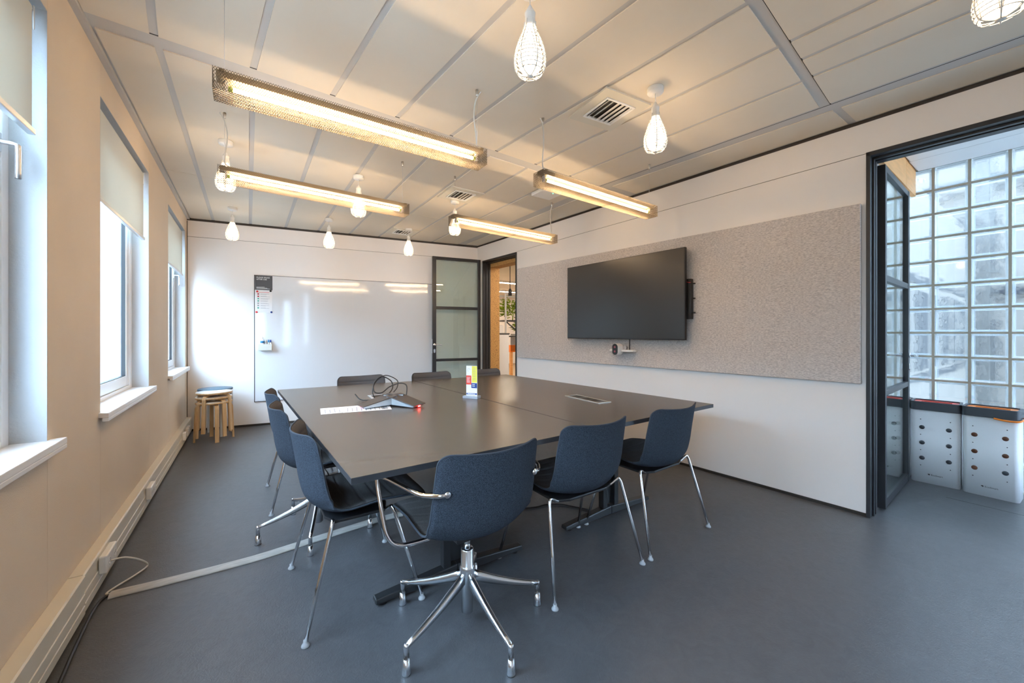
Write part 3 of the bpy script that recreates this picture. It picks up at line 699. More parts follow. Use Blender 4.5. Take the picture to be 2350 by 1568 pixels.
# ------------------------------------------------------------------ mesh tube lights
def make_tube_light():
    r = thing('tube_light', '', 'tube light')
    L = 1.285; X0, X1 = -L/2, L/2; HW = 0.056; Z0, Z1 = -0.045, 0.045
    pitch = 0.0096; rowh = 0.0075; tw = 0.00075; dp = 0.0012
    def lattice(mb, O, A, B, la, lb):
        # diamond lattice on the plane O + a*A + b*B made of square strands
        O = Vector(O); A = Vector(A); B = Vector(B); Nn = A.cross(B)
        rows = max(1, round(lb/rowh)); cols = max(1, round(la/pitch)); pw = la/cols; ph = lb/rows
        for j in range(rows):
            for i in range(cols):
                for (a0, a1) in ((0, 0.5), (1, 0.5)):
                    if j % 2: a0, a1 = a1, (1 if a0 == 0 else 0); s0, s1 = a0, a1
                    else: s0, s1 = a0, a1
                    p = O + A*((i+s0)*pw) + B*(j*ph); q = O + A*((i+s1)*pw) + B*((j+1)*ph)
                    t = (q-p).normalized(); sd = t.cross(Nn)*tw; nn = Nn*dp*0.5
                    mb.add([p-sd-nn, p+sd-nn, p+sd+nn, p-sd+nn, q-sd-nn, q+sd-nn, q+sd+nn, q-sd+nn], [(0,1,5,4),(1,2,6,5),(2,3,7,6),(3,0,4,7)])
    m = MB()
    lattice(m, (X0, -HW, Z0), (1,0,0), (0,0,1), L, Z1-Z0)
    lattice(m, (X0, HW, Z0), (1,0,0), (0,0,1), L, Z1-Z0)
    lattice(m, (X0, -HW, Z0), (1,0,0), (0,1,0), L, 2*HW)
    lattice(m, (X0, -HW, Z0), (0,1,0), (0,0,1), 2*HW, Z1-Z0)
    lattice(m, (X1, -HW, Z0), (0,1,0), (0,0,1), 2*HW, Z1-Z0)
    m.build('mesh_cage', 'mesh_steel', r)
    m = MB(); m.box(X0+0.01, -0.030, 0.022, X1-0.01, 0.030, 0.050)
    m.box(X0+0.02, -HW+0.002, 0.042, X0+0.04, HW-0.002, 0.046).box(X1-0.04, -HW+0.002, 0.042, X1-0.02, HW-0.002, 0.046)
    m.build('spine_channel', 'channel', r, bevel=0.004)
    MB().tube([(-0.575, 0, -0.004), (0.575, 0, -0.004)], 0.0085, 14).build('fluorescent_tube', 'tube', r)
    for sx in (-1, 1):
        m = MB(); m.tube([(sx*0.576, 0, -0.004), (sx*0.592, 0, -0.004)], 0.011, 14); m.mat(1).box(sx*0.592, -0.013, -0.018, sx*0.602, 0.013, 0.022)
        m.build('lamp_holder', ['green_cap', 'lampwhite'], r)
    for sx in (-1, 1):
        MB().tube([(sx*0.605, 0, 0.048), (sx*0.605, 0, 0.400)], 0.0009, 5).build('suspension_wire', 'alu', r)
        MB().lathe([(0.009, 0.408), (0.008, 0.372), (0.0055, 0.370), (0, 0.370)][::-1], 12, (sx*0.605, 0, 0)).build('ceiling_gripper', 'steel_brushed', r)
    return r
TL = [((0.520, 2.036), 0.0, 1, 'perforated metal tube light nearest the viewpoint, upper left'),
      ((0.472, 3.211), 0.055, -1, 'perforated metal tube light farther left, behind the nearest one'),
      ((2.246, 2.082), 0.045, -1, 'perforated metal tube light at right, in front of the screen wall'),
      ((2.182, 3.303), 0.05, 1, 'perforated metal tube light at right, farthest from the viewpoint')]
proto = make_tube_light()
for i, ((x, y), rz, side, lb) in enumerate(TL):
    o = proto if i == 0 else copy_tree(proto)
    o.location = (x, y, 2.286); o.rotation_euler.z = rz
    tag(o, lb, 'tube light', 'mesh covered tube lights over the table')
for i, ((x, y), rz, side, lb) in enumerate(TL):
    o = [q for q in COL.objects if q.get('label') == lb][0]
    s = side
    pth = smooth_path([(s*0.630, 0.0, 0.404), (s*0.612, 0, 0.375), (s*0.597, 0.006, 0.33), (s*0.590, 0.010, 0.25), (s*0.602, 0.008, 0.14), (s*0.600, 0.004, 0.075), (s*0.56, 0, 0.056), (s*0.50, 0, 0.052)], 6)
    MB().tube(pth, 0.0042, 7).build('power_cord', 'cablewhite', o)

# ------------------------------------------------------------------ tables
def make_table(name_label, quad, zt, foot_c, rz, slot, label):
    cx = sum(p[0] for p in quad)/4; cy = sum(p[1] for p in quad)/4
    r = thing('conference_table', label, 'table', (cx, cy, 0), 0, 'dark conference tables pushed together')
    q = [(x-cx, y-cy) for x, y in quad]
    m = MB(); m.prism(q, zt-0.024, zt-0.0015); m.mat(1).prism([(x*0.9985, y*0.9995) for x, y in q], zt-0.0016, zt)
    m.build('tabletop', ['tableedge', 'tabletop'], r)
    for fy in (foot_c[1], foot_c[2]):
        fx = foot_c[0]-cx; yy = fy-cy
        f = MB()
        f.hexa([(fx-0.41, yy-0.027, 0.012), (fx, yy-0.03, 0.012), (fx, yy+0.03, 0.012), (fx-0.41, yy+0.027, 0.012), (fx-0.41, yy-0.023, 0.036), (fx, yy-0.027, 0.068), (fx, yy+0.027, 0.068), (fx-0.41, yy+0.023, 0.036)])
        f.hexa([(fx, yy-0.03, 0.012), (fx+0.41, yy-0.027, 0.012), (fx+0.41, yy+0.027, 0.012), (fx, yy+0.03, 0.012), (fx, yy-0.027, 0.068), (fx+0.41, yy-0.023, 0.036), (fx+0.41, yy+0.023, 0.036), (fx, yy+0.027, 0.068)])
        f.build('foot', 'black_foot', r, bevel=0.006)
        for sx in (-0.37, 0.37): MB().lathe([(0.02, 0), (0.02, 0.013)], 14, (fx+sx, yy, 0)).build('levelling_pad', 'black_plastic', r)
        c = MB(); c.box(fx-0.075, yy-0.022, 0.064, fx-0.035, yy+0.022, zt-0.055).box(fx+0.035, yy-0.022, 0.064, fx+0.075, yy+0.022, zt-0.055)
        c.box(fx-0.035, yy+0.006, 0.07, fx+0.035, yy+0.012, zt-0.055)
        c.build('column', 'black_foot', r, bevel=0.004)
        MB().box(fx-0.36, yy-0.03, zt-0.055, fx+0.36, yy+0.03, zt-0.0245).build('bearer', 'black_foot', r, bevel=0.003)
    MB().box(foot_c[0]-cx-0.02, foot_c[1]-cy+0.03, zt-0.075, foot_c[0]-cx+0.02, foot_c[2]-cy-0.03, zt-0.035).build('beam', 'black_foot', r)
    return r
make_table('', [(0.2965, 1.4415), (1.531, 1.467), (1.437, 3.98), (0.213, 4.042)], 0.740, (0.885, 1.83, 3.62), 0, None, 'dark brown grey conference table half nearest the windows')
make_table('', [(1.541, 1.467), (2.746, 1.495), (2.60, 3.972), (1.447, 3.985)], 0.7395, (2.05, 1.845, 3.60), 0, None, 'dark brown grey conference table half nearest the screen wall')
# flush socket boxes
def table_box(c, w2, l2, rz, label, mt):
    r = thing('table_socket_box', label, 'table socket', (c[0], c[1], 0.7405), rz)
    e = 0.018; m = MB()
    for q in ((-w2, -l2, w2, -l2+e), (-w2, l2-e, w2, l2), (-w2, -l2+e, -w2+e, l2-e), (w2-e, -l2+e, w2, l2-e)): m.box(q[0], q[1], 0, q[2], q[3], 0.003)
    m.build('rim', mt, r)
    MB().box(-w2+e, -l2+e, -0.0002, w2-e, l2-e, 0.0006).build('well', 'gap', r)
    for k in range(4):
        y = -l2+e+0.03+k*(2*l2-2*e-0.06)/3
        MB().box(-w2+e+0.006, y-0.018, 0.0006, w2-e-0.006, y+0.018, 0.0016).build('socket_module', 'black_plastic' if k % 2 else 'sign_dark', r)
table_box((2.153, 2.155), 0.062, 0.195, -0.07, 'long flush metal socket box in the table half by the screen', 'steel_brushed')
table_box((0.86, 3.06), 0.075, 0.195, -0.05, 'flush metal socket box behind the conference phone', 'silver')

# ------------------------------------------------------------------ things on the table
TZ = 0.7402
def sheet(c, rz, w2, h2, label, z):
    r = thing('paper_sheet', label, 'paper', (c[0], c[1], z), rz, 'papers beside the conference phone')
    MB().box(-w2, -h2, 0, w2, h2, 0.0008).build('sheet', 'paper', r)
    m = MB()
    for k in range(9): m.box(-w2+0.02, h2-0.03-k*0.028, 0.0008, -w2+0.02+[0.14, 0.12, 0.15, 0.09][k % 4], h2-0.024-k*0.028, 0.0011)
    m.box(-w2+0.02, -h2+0.02, 0.0008, w2-0.08, -h2+0.06, 0.0011)
    m.build('print', 'print_grey', r)
sheet((0.53, 2.755), 1.45, 0.105, 0.148, 'printed white sheet at left, nearest the chairs by the windows', TZ)
sheet((0.66, 2.715), 1.38, 0.105, 0.148, 'printed white sheet partly under the conference phone', TZ+0.0012)
r = thing('conference_phone', 'three-armed dark and silver conference phone with a red light', 'phone', (0.845, 2.745, TZ+0.0025), 0)
A = [math.radians(187), math.radians(300), math.radians(62)]
top = MB(); side = MB(); feet = []
R = 0.235; hw = 0.062
for a in A:
    M = Matrix.Rotation(a, 4, 'Z')
    # sloping dark top plate of an arm
    z0, z1 = 0.074, 0.020
    top.add([(0, -0.075, z0), (R, -hw, z1), (R, hw, z1), (0, 0.075, z0), (0, -0.075, z0-0.006), (R, -hw, z1-0.006), (R, hw, z1-0.006), (0, 0.075, z0-0.006)],
            [(0,1,2,3), (7,6,5,4), (0,4,5,1), (2,6,7,3), (1,5,6,2), (0,3,7,4)], M=M)
    side.add([(0, -0.068, z0-0.006), (R-0.006, -hw+0.006, z1-0.006), (R-0.006, hw-0.006, z1-0.006), (0, 0.068, z0-0.006), (0, -0.055, 0.010), (R-0.02, -hw+0.014, 0.004), (R-0.02, hw-0.014, 0.004), (0, 0.055, 0.010)],
            [(0,1,2,3), (7,6,5,4), (0,4,5,1), (2,6,7,3), (1,5,6,2), (0,3,7,4)], M=M)
top.build('top_shell', 'phone_top', r, bevel=0.002); side.build('silver_body', 'silver', r)
for a in A: MB().lathe([(0.012, 0), (0.012, 0.005)], 12, (R*0.86*math.cos(a), R*0.86*math.sin(a), -0.0008)).build('rubber_foot', 'black_plastic', r)
a = A[1]; MB().box(R-0.002, -0.016, 0.006, R+0.003, 0.004, 0.012, M=Matrix.Rotation(a, 4, 'Z')).build('status_light', 'led_red', r)
a = A[0]; MB().box(R-0.001, -0.006, 0.008, R+0.002, 0.000, 0.012, M=Matrix.Rotation(a, 4, 'Z')).build('status_light', 'led_red', r)
cab = smooth_path([(0.99, 2.90, TZ+0.02), (1.01, 2.95, TZ+0.10), (0.97, 3.0, TZ+0.115), (0.90, 3.02, TZ+0.09), (0.84, 3.02, TZ+0.05), (0.79, 3.04, TZ+0.06), (0.80, 3.08, TZ+0.12), (0.86, 3.10, TZ+0.165), (0.93, 3.09, TZ+0.13), (0.94, 3.07, TZ+0.08), (0.90, 3.02, TZ+0.045), (0.83, 2.98, TZ+0.02), (0.74, 2.99, TZ+0.008), (0.69, 3.04, TZ+0.010), (0.67, 3.12, TZ+0.04)], 8)
tag(MB().tube(cab, 0.0045, 8).build('phone_cable', 'black_plastic'), 'black cable coiled in standing loops behind the conference phone', 'cable')
cab = smooth_path([(0.80, 3.06, TZ+0.006), (0.785, 3.07, TZ+0.06), (0.82, 3.10, TZ+0.13), (0.90, 3.12, TZ+0.17), (0.98, 3.09, TZ+0.13), (0.97, 3.05, TZ+0.08), (0.93, 3.01, TZ+0.05)], 8)
tag(MB().tube(cab, 0.004, 8).build('video_cable', 'black_plastic'), 'second black cable arching out of the table socket box', 'cable')
# small display card
r = thing('table_card', 'upright white card with red, yellow and blue blocks in a clear stand', 'table card', (1.435, 2.68, TZ), -0.92)
MB().box(-0.062, -0.034, 0, 0.062, 0.034, 0.020).build('stand_base', 'acrylic', r, bevel=0.002)
CW, CH = 0.046, 0.235; z0 = 0.016
MB().box(-CW, -0.0015, z0, CW, 0.0015, z0+CH).build('card', 'paper', r)
def cb(x0, x1, a, b, mt, nm): MB().box(-CW+x0*2*CW, -0.0026, z0+CH*a, -CW+x1*2*CW, -0.0012, z0+CH*b).build(nm, mt, r)
cb(0.52, 0.99, 0.45, 0.99, 'yellow', 'yellow_block'); cb(0.0, 0.47, 0.38, 0.68, 'red_paint', 'red_block'); cb(0.47, 0.99, 0.27, 0.43, 'navy', 'blue_block'); cb(0.02, 0.98, 0.05, 0.10, 'navy', 'footer_bar')
m = MB()
for k in range(5): m.box(-CW+0.006, -0.0030, z0+CH*(0.61-k*0.04), -CW+0.034-0.003*(k % 3), -0.0024, z0+CH*(0.625-k*0.04))
for k in range(2): m.box(-CW+0.050, -0.0030, z0+CH*(0.375-k*0.05), -CW+0.074, -0.0024, z0+CH*(0.395-k*0.05))
m.box(-CW+0.012, -0.0030, z0+CH*0.068, CW-0.016, -0.0024, z0+CH*0.084)
m.build('white_print', 'paper', r)
m = MB()
for k in range(8): m.box(-CW+0.054, -0.0030, z0+CH*(0.92-k*0.055), -CW+0.082, -0.0024, z0+CH*(0.93-k*0.055))
m.tube([(-CW+0.022+0.010*math.cos(a/3.0), -0.0026, z0+CH*0.86+0.014*math.sin(a/3.0)) for a in range(14)], 0.0009, 4)
m.build('grey_print', 'print_grey', r)

# ------------------------------------------------------------------ chairs
def shell_parts(r, zoff=0.0):
    prof = smooth_path([(0, 0.300, 0.440), (0, 0.275, 0.452), (0, 0.20, 0.452), (0, 0.08, 0.440), (0, -0.06, 0.428), (0, -0.155, 0.436), (0, -0.212, 0.485), (0, -0.236, 0.56), (0, -0.250, 0.65), (0, -0.263, 0.73), (0, -0.275, 0.800)], 10)
    # arc length resample with dense ends
    L = [0.0]
    for i in range(1, len(prof)): L.append(L[-1] + (prof[i]-prof[i-1]).length)
    S = L[-1]
    def at(s):
        s = min(max(s, 0), S)
        for i in range(len(L)-1):
            if L[i+1] >= s: t = (s-L[i])/(L[i+1]-L[i]+1e-9); return prof[i].lerp(prof[i+1], t)
        return prof[-1]
    rt = 0.045; rf = 0.055; ss = []
    for k in range(6): ss.append(rf*(1-math.cos(PI/2*k/6)))
    n = 112
    for k in range(n+1): ss.append(rf + (S-rt-rf)*k/n)
    for k in range(1, 7): ss.append(S-rt + rt*math.sin(PI/2*k/6))
    NU = 26; outer = []; inner = []
    for s in ss:
        p = at(s); tg = (at(s+0.004)-at(s-0.004)).normalized(); nr = Vector((0, tg.z, -tg.y))*-1
        if nr.z < 0 and abs(tg.z) < 0.7: nr = -nr
        # keep the normal pointing up on the seat and forward on the back
        nr = Vector((1, 0, 0)).cross(tg); nr = -nr if (nr.z + nr.y) < 0 else nr
        q = s/S
        W = 0.232 + 0.012*math.sin(PI*q) - 0.006*q
        if s < rf: W += -rf + math.sqrt(max(rf*rf-(rf-s)**2, 0))
        if s > S-rt: W += -rt + math.sqrt(max(rt*rt-(s-(S-rt))**2, 0))
        curl_s = 0.040; curl_b = 0.080
        b = min(max((q-0.42)/0.2, 0), 1); b = b*b*(3-2*b); f = min(q/0.25, 1)
        ro = []; ri = []
        for i in range(NU+1):
            u = -1+2*i/NU; au = abs(u)*W/0.24
            c = (1-b)*curl_s*f*au**3 + b*curl_b*au**2
            c0 = p + Vector((W*u, 0, 0)) + nr*c
            groove = 0.0
            ro.append(c0); gr = max(0, 1-abs(((s/0.064) % 1)-0.5)/0.13)*0.0075*(1-abs(u)**8)
            th = 0.026*(1-0.55*abs(u)**7)
            edge = min(s, S-s)/0.03; th *= 0.45+0.55*min(1, edge)
            ri.append(c0 + nr*(th-gr))
        outer.append(ro); inner.append(ri)
    for row in outer+inner:
        for p in row: p.z += zoff
    R_ = len(ss); K = NU+1
    mid = [[outer[j][i].lerp(inner[j][i], 0.45) for i in range(K)] for j in range(R_)]
    loop = [(0, i) for i in range(K)] + [(j, K-1) for j in range(1, R_)] + [(R_-1, i) for i in range(K-2, -1, -1)] + [(j, 0) for j in range(R_-2, 0, -1)]
    def part(G, flip, name, mt):
        vs = [p for row in G for p in row]; fs = []
        for j in range(R_-1):
            for i in range(K-1):
                q = (j*K+i, j*K+i+1, (j+1)*K+i+1, (j+1)*K+i); fs.append(q[::-1] if flip else q)
        o = len(vs); vs += [mid[j][i] for j, i in loop]
        for k in range(len(loop)):
            a = loop[k]; b_ = loop[(k+1) % len(loop)]
            fs.append((a[0]*K+a[1], b_[0]*K+b_[1], o+(k+1) % len(loop), o+k))
        return MB().add(vs, fs, True).build(name, mt, r)
    part(outer, True, 'shell', 'felt'); part(inner, False, 'seat_pad', 'felt_pad_lit')
    MB().tube([mid[j][i] for j, i in loop], 0.0042, 6, closed=True).build('piping', 'piping', r)
    return r
def make_side_chair():
    r = thing('side_chair', '', 'chair'); shell_parts(r)
    # under seat plate
    m = MB(); m.prism([(-0.13, -0.15), (0.13, -0.15), (0.205, -0.12), (0.205, 0.10), (0.12, 0.13), (-0.12, 0.13), (-0.205, 0.10), (-0.205, -0.12)], 0.411, 0.425); m.build('under_plate', 'black_plastic', r, bevel=0.004)
    for sx in (-1, 1):
        for (ty, fy, fx) in ((-0.125, -0.243, 0.308), (0.115, 0.243, 0.300)):
            pts = smooth_path([(sx*0.10, ty*0.80, 0.414), (sx*0.18, ty*0.95, 0.416), (sx*0.225, ty*1.03, 0.438), (sx*0.245, ty*1.06, 0.442), (sx*0.256, ty*1.12, 0.422)], 5)
            p1 = Vector((sx*0.256, ty*1.12, 0.422)); p2 = Vector((sx*fx, fy, 0.016))
            pts = pts + [p1.lerp(p2, 0.5), p2]
            lg = MB().tube(pts, 0.0085, 10).build('leg', 'chrome', r)
            MB().lathe([(0.016, 0.0), (0.0165, 0.005), (0.012, 0.012), (0.0085, 0.016), (0.0085, 0.026)], 16, (sx*fx, fy, 0)).build('glide', 'clearfoot', lg)
    return r
def make_swivel(arms, a0):
    r = thing('swivel_chair', '', 'chair'); shell_parts(r)
    m = MB(); m.prism([(-0.10, -0.10), (0.10, -0.10), (0.10, 0.12), (-0.10, 0.12)], 0.402, 0.422); m.build('under_plate', 'black_plastic', r, bevel=0.004)
    MB().lathe([(0.0145, 0.31), (0.0145, 0.405)], 18).build('gas_column', 'chrome', r)
    MB().lathe([(0.022, 0.041), (0.0255, 0.045), (0.0265, 0.17), (0.031, 0.18), (0.033, 0.235), (0.030, 0.243), (0.0275, 0.246), (0.0275, 0.312), (0.024, 0.318), (0.0, 0.318)], 26).build('hub', 'polished', r)
    for k in range(5):
        a = a0 + k*2*PI/5; M = Matrix.Rotation(a, 4, 'Z')
        arm = MB(); n = 9; vs = []
        for i in range(n):
            t = i/(n-1); x = 0.022 + t*(0.328-0.022); zt_ = 0.222 - 0.112*t - 0.010*math.sin(PI*t); d = 0.046*(1-t)+0.014*t; wv = 0.0125*(1-t)+0.0095*t
            ring = [(x, -wv, zt_-d), (x, -wv*1.15, zt_-d*0.45), (x, -wv*0.8, zt_-0.003), (x, 0, zt_), (x, wv*0.8, zt_-0.003), (x, wv*1.15, zt_-d*0.45), (x, wv, zt_-d)]
            vs += ring
        K = 7; fs = [(i*K+j, i*K+(j+1) % K, (i+1)*K+(j+1) % K, (i+1)*K+j) for i in range(n-1) for j in range(K)] + [tuple(range(K))[::-1], tuple(range((n-1)*K, n*K))]
        arm.add(vs, fs, True, M)
        arm.lathe([(0.0105, 0.055), (0.0105, 0.100), (0.009, 0.109), (0.0, 0.110)], 14, (0.326, 0, 0), M=M)
        arm.build('base_arm', 'polished', r)
        MB().lathe([(0.0, 0.0), (0.0175, 0.0), (0.0175, 0.006), (0.0155, 0.022), (0.0115, 0.056), (0.0, 0.056)], 16, (0.326, 0, 0), M=M).build('foot_glide', 'polished', r)
    if arms:
        for sx in (-1, 1):
            pts = smooth_path([(sx*0.198, -0.212, 0.667), (sx*0.225, -0.205, 0.665), (sx*0.262, -0.165, 0.662), (sx*0.285, -0.12, 0.664), (sx*0.330, 0.03, 0.676), (sx*0.352, 0.085, 0.676), (sx*0.356, 0.10, 0.655), (sx*0.348, 0.06, 0.535), (sx*0.335, 0.035, 0.455), (sx*0.30, 0.02, 0.415), (sx*0.22, 0.015, 0.405), (sx*0.09, 0.01, 0.408)], 6)
            ar = MB().tube(pts, 0.0085, 10).build('armrest', 'chrome', r)
            MB().lathe([(0.0, 0.0), (0.013, 0.0), (0.013, 0.007), (0.008, 0.010), (0, 0.010)], 14, M=Matrix.Translation((sx*0.200, -0.212, 0.667)) @ Matrix.Rotation(PI/2, 4, 'X')).build('arm_bolt', 'chrome', ar)
    MB().tube([(0.05, 0.02, 0.40), (0.14, 0.03, 0.392), (0.19, 0.03, 0.388)], 0.004, 8).build('height_lever', 'black_plastic', r)
    return r
GC = 'felt chairs around the table'
side0 = make_side_chair()
SIDE = [((0.43, 2.052), -PI/2, 'blue grey felt four-legged chair on window side, nearest the viewpoint'),
        ((1.452, 1.588), 0.0, 'blue grey felt four-legged chair at the near table end, middle of three'),
        ((2.130, 1.598), 0.03, 'blue grey felt four-legged chair at the near table end, closest to screen wall'),
        ((0.370, 3.425), -PI/2, 'blue grey felt four-legged chair on window side, farthest from viewpoint'),
        ((0.950, 3.935), PI, 'felt chair at the far table end in front of whiteboard, left of three'),
        ((1.680, 3.865), PI+0.03, 'felt chair at the far table end, middle, left of the glass door'),
        ((2.330, 3.860), PI, 'felt chair at the far table end behind the small display card')]
for i, ((x, y), rz, lb) in enumerate(SIDE):
    o = side0 if i == 0 else copy_tree(side0)
    o.location = (x, y, 0); o.rotation_euler.z = rz; tag(o, lb, 'chair', GC)
    if i == 0: base_side = o
m = MB().box(-0.13, -0.03, 0.385, -0.105, 0.02, 0.398); m.build('red_tag', 'red', base_side)
sw = make_swivel(True, math.radians(54)); sw.location = (0.785, 1.507, 0); sw.rotation_euler.z = 0.03
tag(sw, 'blue grey felt swivel armchair on polished five-star base, nearest the viewpoint', 'chair', GC)
sw = make_swivel(False, math.radians(183)+PI/2); sw.location = (0.370, 2.755, 0); sw.rotation_euler.z = -PI/2
tag(sw, 'blue grey felt swivel chair on star base, second along window side', 'chair', GC)

# ------------------------------------------------------------------ stools in the corner
def bent_leg(a, rr, H, wd, th, mt, r, tip=None):
    """L-shaped bent leg: flat strip going down from under the seat"""
    M = Matrix.Rotation(a, 4, 'Z'); cl = smooth_path([(rr-0.115, 0, H-0.012), (rr-0.05, 0, H-0.012), (rr-0.018, 0, H-0.020), (rr-0.002, 0, H-0.045), (rr+0.003, 0, H-0.10), (rr+0.016, 0, 0.0)], 5)
    vs = []; N = len(cl)
    for i, p in enumerate(cl):
        d = (cl[min(i+1, N-1)]-cl[max(i-1, 0)]).normalized(); nn = Vector((-d.z, 0, d.x))*th/2
        for yy, sg in ((-wd/2, 1), (wd/2, 1), (wd/2, -1), (-wd/2, -1)): q = p+nn*sg; vs.append((q.x, yy, max(q.z, 0)))
    fs = [(i*4+j, i*4+(j+1) % 4, (i+1)*4+(j+1) % 4, (i+1)*4+j) for i in range(N-1) for j in range(4)] + [(0,1,2,3), tuple(range((N-1)*4, N*4))[::-1]]
    return MB().add(vs, fs, False, M).build('leg', mt, r, bevel=0.002)
def make_stool(seatm, legm, H):
    r = thing('stacking_stool', '', 'stool')
    m = MB(); m.lathe([(0.0, H-0.0), (0.170, H), (0.175, H+0.004), (0.175, H+0.018), (0.172, H+0.0215)], 40); m.build('seat_rim', 'birch' if seatm != 'bluegrey' else 'bluegrey', r)
    MB().lathe([(0.0, H+0.0214), (0.173, H+0.0214), (0.172, H+0.0232), (0.0, H+0.0235)], 40).build('seat_top', seatm, r)
    for k in range(4): bent_leg(k*PI/2, 0.168, H, 0.038, 0.018, legm, r)
    return r
st = make_stool('laminate', 'birch', 0.43)
ST = [((-0.335, 5.72, 0.0), 0.2, 'birch bentwood stool at the bottom of the stack by the corner'), ((-0.337, 5.722, 0.055), 0.62, 'birch bentwood stool in the middle of the corner stack'), ((-0.333, 5.718, 0.11), 1.05, 'birch bentwood stool with white top, topmost of the corner stack')]
for i, (l, rz, lb) in enumerate(ST):
    o = st if i == 0 else copy_tree(st); o.location = l; o.rotation_euler.z = rz; tag(o, lb, 'stool', 'bentwood stools stacked in the corner')
st = make_stool('bluegrey', 'lightmetal', 0.545); st.location = (-0.34, 5.99, 0); st.rotation_euler.z = 0.4
tag(st, 'taller stool with blue grey seat standing behind the birch stack', 'stool')

# ------------------------------------------------------------------ corridor: glass blocks, bins, timber panel
pit = 0.2075; z_base = 0.003; nz = 13
def block_wall(i, label, loc, rz, nb, first):
    # local y runs along the wall, local -x faces the corridor
    r = thing('window_%d' % i, label, 'glass block wall', loc, rz, kind='structure')
    ys = [first - pit*k for k in range(nb+1)]; zs = [z_base + pit*k for k in range(nz+1)]
    g = MB(); J = 0.0085
    for y in ys: g.box(0.010, y-J, zs[0], 0.030, y+J, HC)
    for z in zs: g.box(0.011, ys[-1], z-J, 0.029, ys[0], min(z+J, HC-0.001))
    g.build('joint_grid', 'grout', r)
    bk = MB(); rim = MB()
    for i_ in range(nb):
        for j in range(nz):
            y0 = ys[i_+1]+J; y1 = ys[i_]-J; z0 = zs[j]+J; z1 = min(zs[j+1]-J, HC)
            for x, sx in ((0.006, 1), (0.080, -1)):       # pillow faced panes front and back
                e = 0.016
                bk.add([(x, y0+e, z0+e), (x, y1-e, z0+e), (x, y1-e, z1-e), (x, y0+e, z1-e)], [(0,1,2,3)])
                rim.add([(x+sx*0.008, y0, z0), (x+sx*0.008, y1, z0), (x+sx*0.008, y1, z1), (x+sx*0.008, y0, z1), (x, y0+e, z0+e), (x, y1-e, z0+e), (x, y1-e, z1-e), (x, y0+e, z1-e)],
                        [(0,1,5,4), (1,2,6,5), (2,3,7,6), (3,0,4,7)])
            e = 0.012                                       # inner side walls of the hollow block
            rim.add([(0.012, y0+e, z0+e), (0.012, y1-e, z0+e), (0.012, y1-e, z1-e), (0.012, y0+e, z1-e), (0.072, y0+e*0.5, z0+e*0.5), (0.072, y1-e*0.5, z0+e*0.5), (0.072, y1-e*0.5, z1-e*0.5), (0.072, y0+e*0.5, z1-e*0.5)],
                    [(0,1,5,4), (1,2,6,5), (2,3,7,6), (3,0,4,7)])
    bk.build('block_panes', 'blockglass', r); rim.build('block_edges', 'blockrim', r)
block_wall(5, 'wall of clear square glass blocks with brown joints in the corridor', (4.94, 0, 0), 0, 16, 0.547+pit*3)
block_wall(6, 'unseen glass block wall added behind the viewpoint for its reflection', (3.66, -2.20, 0), -PI/2, 6, 6*pit)  # unseen wall added so the open glass door mirrors its blocks
m = MB(); m.box(3.60, 0.862, 2.46, 4.93, 0.89, HC-0.001, M=Matrix.Translation((0, -0.04, 0)))
m = MB(); m.prism([(3.60, 0.808), (4.525, 0.842), (4.525, 0.872), (3.60, 0.838)], 2.465, HC-0.001).prism([(4.528, 0.842), (4.93, 0.857), (4.93, 0.887), (4.528, 0.872)], 2.465, HC-0.001)
struct(m, 'trim_9', 'lightwood', 'light timber fascia above the near glass door', 'fascia')
m = MB(); m.box(4.28, -2.2, HC-0.016, 4.60, 0.83, HC-0.002).box(4.605, -2.2, HC-0.016, 4.93, 0.84, HC-0.002).box(3.72, -2.2, HC-0.016, 4.275, 0.81, HC-0.002)
struct(m, 'trim_10', 'sillwhite', 'white metal ceiling planks of the corridor', 'ceiling planks')

